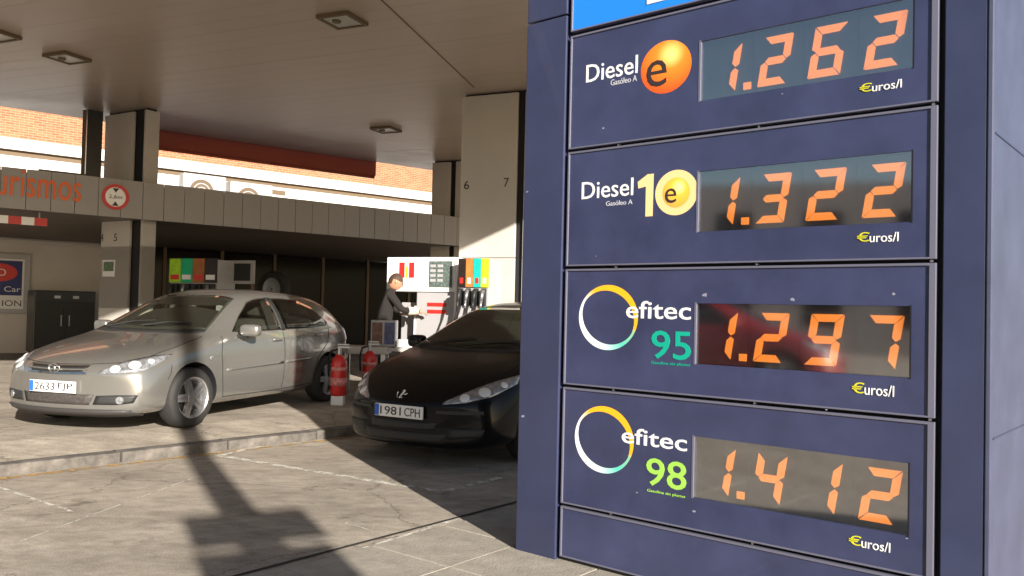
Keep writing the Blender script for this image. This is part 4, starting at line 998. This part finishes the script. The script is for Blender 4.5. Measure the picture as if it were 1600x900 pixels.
TAB307 = [(0.00, .70, .20, .50, .57, .50), (0.05, .80, .165, .57, .645, .57), (0.22, .85, .16, .68, .765, .62), (0.5, .868, .16, .79, .885, .65), (0.8, .873, .16, .865, .96, .67),
    (1.0, .873, .16, .91, 1.01, .67), (1.15, .873, .16, .94, 1.08, .65), (1.55, .873, .16, .97, 1.32, .60), (1.86, .873, .16, .98, 1.455, .57), (2.2, .873, .16, .985, 1.505, .565),
    (2.7, .873, .16, .99, 1.515, .565), (3.2, .868, .17, 1.0, 1.49, .56), (3.6, .855, .19, 1.02, 1.43, .55), (3.88, .84, .22, 1.03, 1.28, .55), (4.06, .81, .25, 1.0, 1.08, .60), (4.15, .79, .27, .92, .98, .62), (4.2, .74, .3, .76, .84, .6)]
P307 = dict(fo=.93, wb=2.608, wr=.312, rim=.208, track=.765, bow=.30, paint=M_blackcar, glass=M_clear, cabin=cabin_cut(-.04, .035, (1.27, 1.09, 1.86, 1.83, .93, 1.29)), plate='1981 CPH', detail=p307_detail, tab=TAB307)
sc1 = make_car('silver_car', COR, (-3.88, 8.50), math.radians(17.5), SLAB, 'silver hatchback parked on the raised forecourt slab', 'car'); sc1.scale.z = .945
sc2 = make_car('black_car', P307, (-.47, 8.1), math.radians(31), 0, 'black hatchback in the shade of the price sign', 'car'); sc2.scale.z = .97
def plain_detail(e, X, patch, seam, cast, sp):
    sp2 = dict(sp); p307_detail(e, X, patch, seam, cast, sp2)
RED = dict(P307); RED['paint'] = M_redcar; RED['plate'] = '4417 BKD'; RED['glass'] = M_glassdark; RED.pop('cabin')
rc = make_car('red_car', RED, (-9.3, -1.4), math.radians(-26), 0, 'red hatchback mirrored in the display glass of the price sign', 'car'); rc.scale = (1.2, 1.2, 1.2)

# ================================================================= person at the pump
def person(loc, rz, label):
    e = empty('person', loc, rz, label, 'person')
    # joints: x right, y forward (towards what they hold), z up
    J = {'pel': (0, 0, .95), 'bel': (0, .02, 1.12), 'chest': (0, .06, 1.32), 'neck': (0, .11, 1.47), 'sl': (-.17, .07, 1.40), 'el': (-.23, .20, 1.17), 'wl': (-.10, .42, 1.14), 'sr': (.17, .07, 1.40), 'er': (.23, .24, 1.18), 'wr': (.12, .48, 1.16),
         'hl': (-.09, 0, .90), 'kl': (-.11, .03, .50), 'al': (-.12, -.03, .09), 'tl': (-.13, .13, .04), 'hr': (.09, 0, .90), 'kr': (.11, .05, .50), 'ar': (.12, .0, .09), 'tr': (.13, .16, .04)}
    Rr = {'pel': .15, 'bel': .145, 'chest': .16, 'neck': .065, 'sl': .075, 'el': .055, 'wl': .04, 'sr': .075, 'er': .055, 'wr': .04, 'hl': .10, 'kl': .07, 'al': .05, 'tl': .04, 'hr': .10, 'kr': .07, 'ar': .05, 'tr': .04}
    E_ = [('pel', 'bel'), ('bel', 'chest'), ('chest', 'neck'), ('chest', 'sl'), ('sl', 'el'), ('el', 'wl'), ('chest', 'sr'), ('sr', 'er'), ('er', 'wr'), ('pel', 'hl'), ('hl', 'kl'), ('kl', 'al'), ('al', 'tl'), ('pel', 'hr'), ('hr', 'kr'), ('kr', 'ar'), ('ar', 'tr')]
    def skin(nm, J, Rr, E_, root, m):
        ks = list(J); me = bpy.data.meshes.new(nm); me.from_pydata([J[k] for k in ks], [(ks.index(a), ks.index(b)) for a, b in E_], [])
        o = bpy.data.objects.new(nm, me); COL.objects.link(o)
        o.modifiers.new('k', 'SKIN'); s = o.modifiers.new('s', 'SUBSURF'); s.levels = 2; s.render_levels = 2
        for i, k in enumerate(ks):
            sv = me.skin_vertices[0].data[i]; sv.radius = (Rr[k], Rr[k] * .85); sv.use_root = k == root
        r = eval_mesh(o); bpy.data.objects.remove(o)
        for p in r.polygons: p.use_smooth = True
        return link(nm, r, m, e)
    skinm = mat('skin', (.40, .20, .12), .5)
    skin('clothed_body', J, Rr, E_, 'pel', mat('dark coat', (.010, .007, .006), .9))
    for s, wk in ((-1, 'wl'), (1, 'wr')):
        w_ = Vector(J[wk]); f = Vector((0, .9, -.1)).normalized()
        ek = Vector(J['el' if s < 0 else 'er'])
        bm = bmesh.new(); cyl(bm, w_.lerp(ek, .62), w_.lerp(ek, .02), .062, .05, 14); done(bm, 'sleeve', mat('pale sleeve', (.55, .45, .35), .8), e, True)
        HJ = {'w': tuple(w_), 'p': tuple(w_ + f * .08)}; HR = {'w': .03, 'p': .034}; HE = [('w', 'p')]
        for i, ln in enumerate((.07, .08, .075, .06)):
            o_ = Vector((-.03 + .02 * i, 0, 0)); a_ = w_ + f * .085 + o_; HJ['a%d' % i] = tuple(a_); HJ['b%d' % i] = tuple(a_ + f * ln * .5 + Vector((0, 0, -.01))); HJ['c%d' % i] = tuple(a_ + f * ln * .8 + Vector((0, 0, -.04)))
            for q in 'abc': HR[q + str(i)] = .0095
            HE += [('p', 'a%d' % i), ('a%d' % i, 'b%d' % i), ('b%d' % i, 'c%d' % i)]
        HJ['t0'] = tuple(w_ + f * .04 + Vector((-s * .04, 0, .01))); HJ['t1'] = tuple(w_ + f * .09 + Vector((-s * .055, 0, -.01))); HR['t0'] = HR['t1'] = .011; HE += [('w', 't0'), ('t0', 't1')]
        skin('hand', HJ, HR, HE, 'w', skinm)
    # head bowed forwards
    hc = Vector((0, .17, 1.585)); bm = bmesh.new(); rot = Matrix.Rotation(math.radians(-22), 4, 'X')
    bmesh.ops.create_uvsphere(bm, u_segments=24, v_segments=18, radius=1)
    for v in bm.verts:
        x, y, z = v.co; jaw = max(0, -z); v.co = (x * (.078 - .02 * jaw), y * .098 + (.018 * jaw if y > 0 else -.01 * jaw), z * .118)
        if y > .8 and abs(x) < .25 and -.25 < z < .12: v.co.y += .02 * (1 - abs(x) / .25)
    for v in bm.verts: v.co = hc + rot @ v.co
    hd_ = done(bm, 'head', skinm, e, True)
    for s in (-1, 1):
        bm = bmesh.new(); bmesh.ops.create_uvsphere(bm, u_segments=8, v_segments=6, radius=.013, matrix=Matrix.Translation(hc + rot @ Vector((s * .03, .088, .012)))); done(bm, 'eye', M_ink, hd_, True)
        bm = bmesh.new(); bmesh.ops.create_uvsphere(bm, u_segments=10, v_segments=8, radius=1, matrix=Matrix.Translation(hc + rot @ Vector((s * .078, -.005, 0))) @ Matrix.Diagonal((.012, .022, .032, 1))); done(bm, 'ear', skinm, hd_, True)
    bm = bmesh.new(); bm_box(bm, -.025, .025, .094, .102, -.066, -.056); bmesh.ops.transform(bm, matrix=Matrix.Translation(hc) @ rot, verts=bm.verts); done(bm, 'mouth', M_red, hd_)
    bm = bmesh.new(); bmesh.ops.create_uvsphere(bm, u_segments=24, v_segments=16, radius=1)
    bmesh.ops.delete(bm, geom=[v for v in bm.verts if v.co.z < .1 and v.co.y > -.35 or v.co.z < -.5], context='VERTS')
    for v in bm.verts: v.co = hc + rot @ Vector((v.co.x * .086, v.co.y * .106 - .006, v.co.z * .128))
    done(bm, 'hair', mat('brown hair', (.05, .025, .014), .7, 0, .5, 60), hd_, True)
    return e
q = onz(601, 585, SLAB); q = aty(597, 560, 12.2)
person((q.x, 12.2, SLAB), math.radians(-75), 'person in dark coat with pale sleeves bending over the bench by the pump')

# ================================================================= behind the camera: sign post whose shadow falls on the ground, and the street's far side
tip = onz(366, 792); dsun = Vector((sunv.x, sunv.y, 0)).normalized(); tl = math.tan(SUN_EL)
pp0 = tip + dsun * 9.4; zt = 9.4 * tl
sg = empty('street_sign_post', (pp0.x, pp0.y, 0), math.atan2(-dsun.x, dsun.y), 'street sign post with two stacked panels casting the shadow on the ground', 'sign post')
bm = bmesh.new(); cyl(bm, (0, 0, 0), (0, 0, 6.2), .17, .075, 20); done(bm, 'pole', M_steel, sg, True)
box('sign_panel', -.40, .36, .17, .20, zt - .25, zt, M_blue, sg, .01); box('sign_panel', -.36, .38, .17, .20, zt - 1.7, zt - .285, M_blue, sg, .01)
op = empty('street_building', (0, 0, 0), math.atan2(-.89, .45), 'plain grey apartment block across the street behind the viewer', 'building')
op.location = (-26, -9, 0)
box('wall', -16, 16, -8, 0, 0, 6.5, M_wall, op)
for i in range(9):
    for j in range(2):
        w_ = box('window', -15 + i * 3.3, -13.6 + i * 3.3, 0.003, .05, 1 + j * 2.8, 2.6 + j * 2.8, M_blackpaint, op)
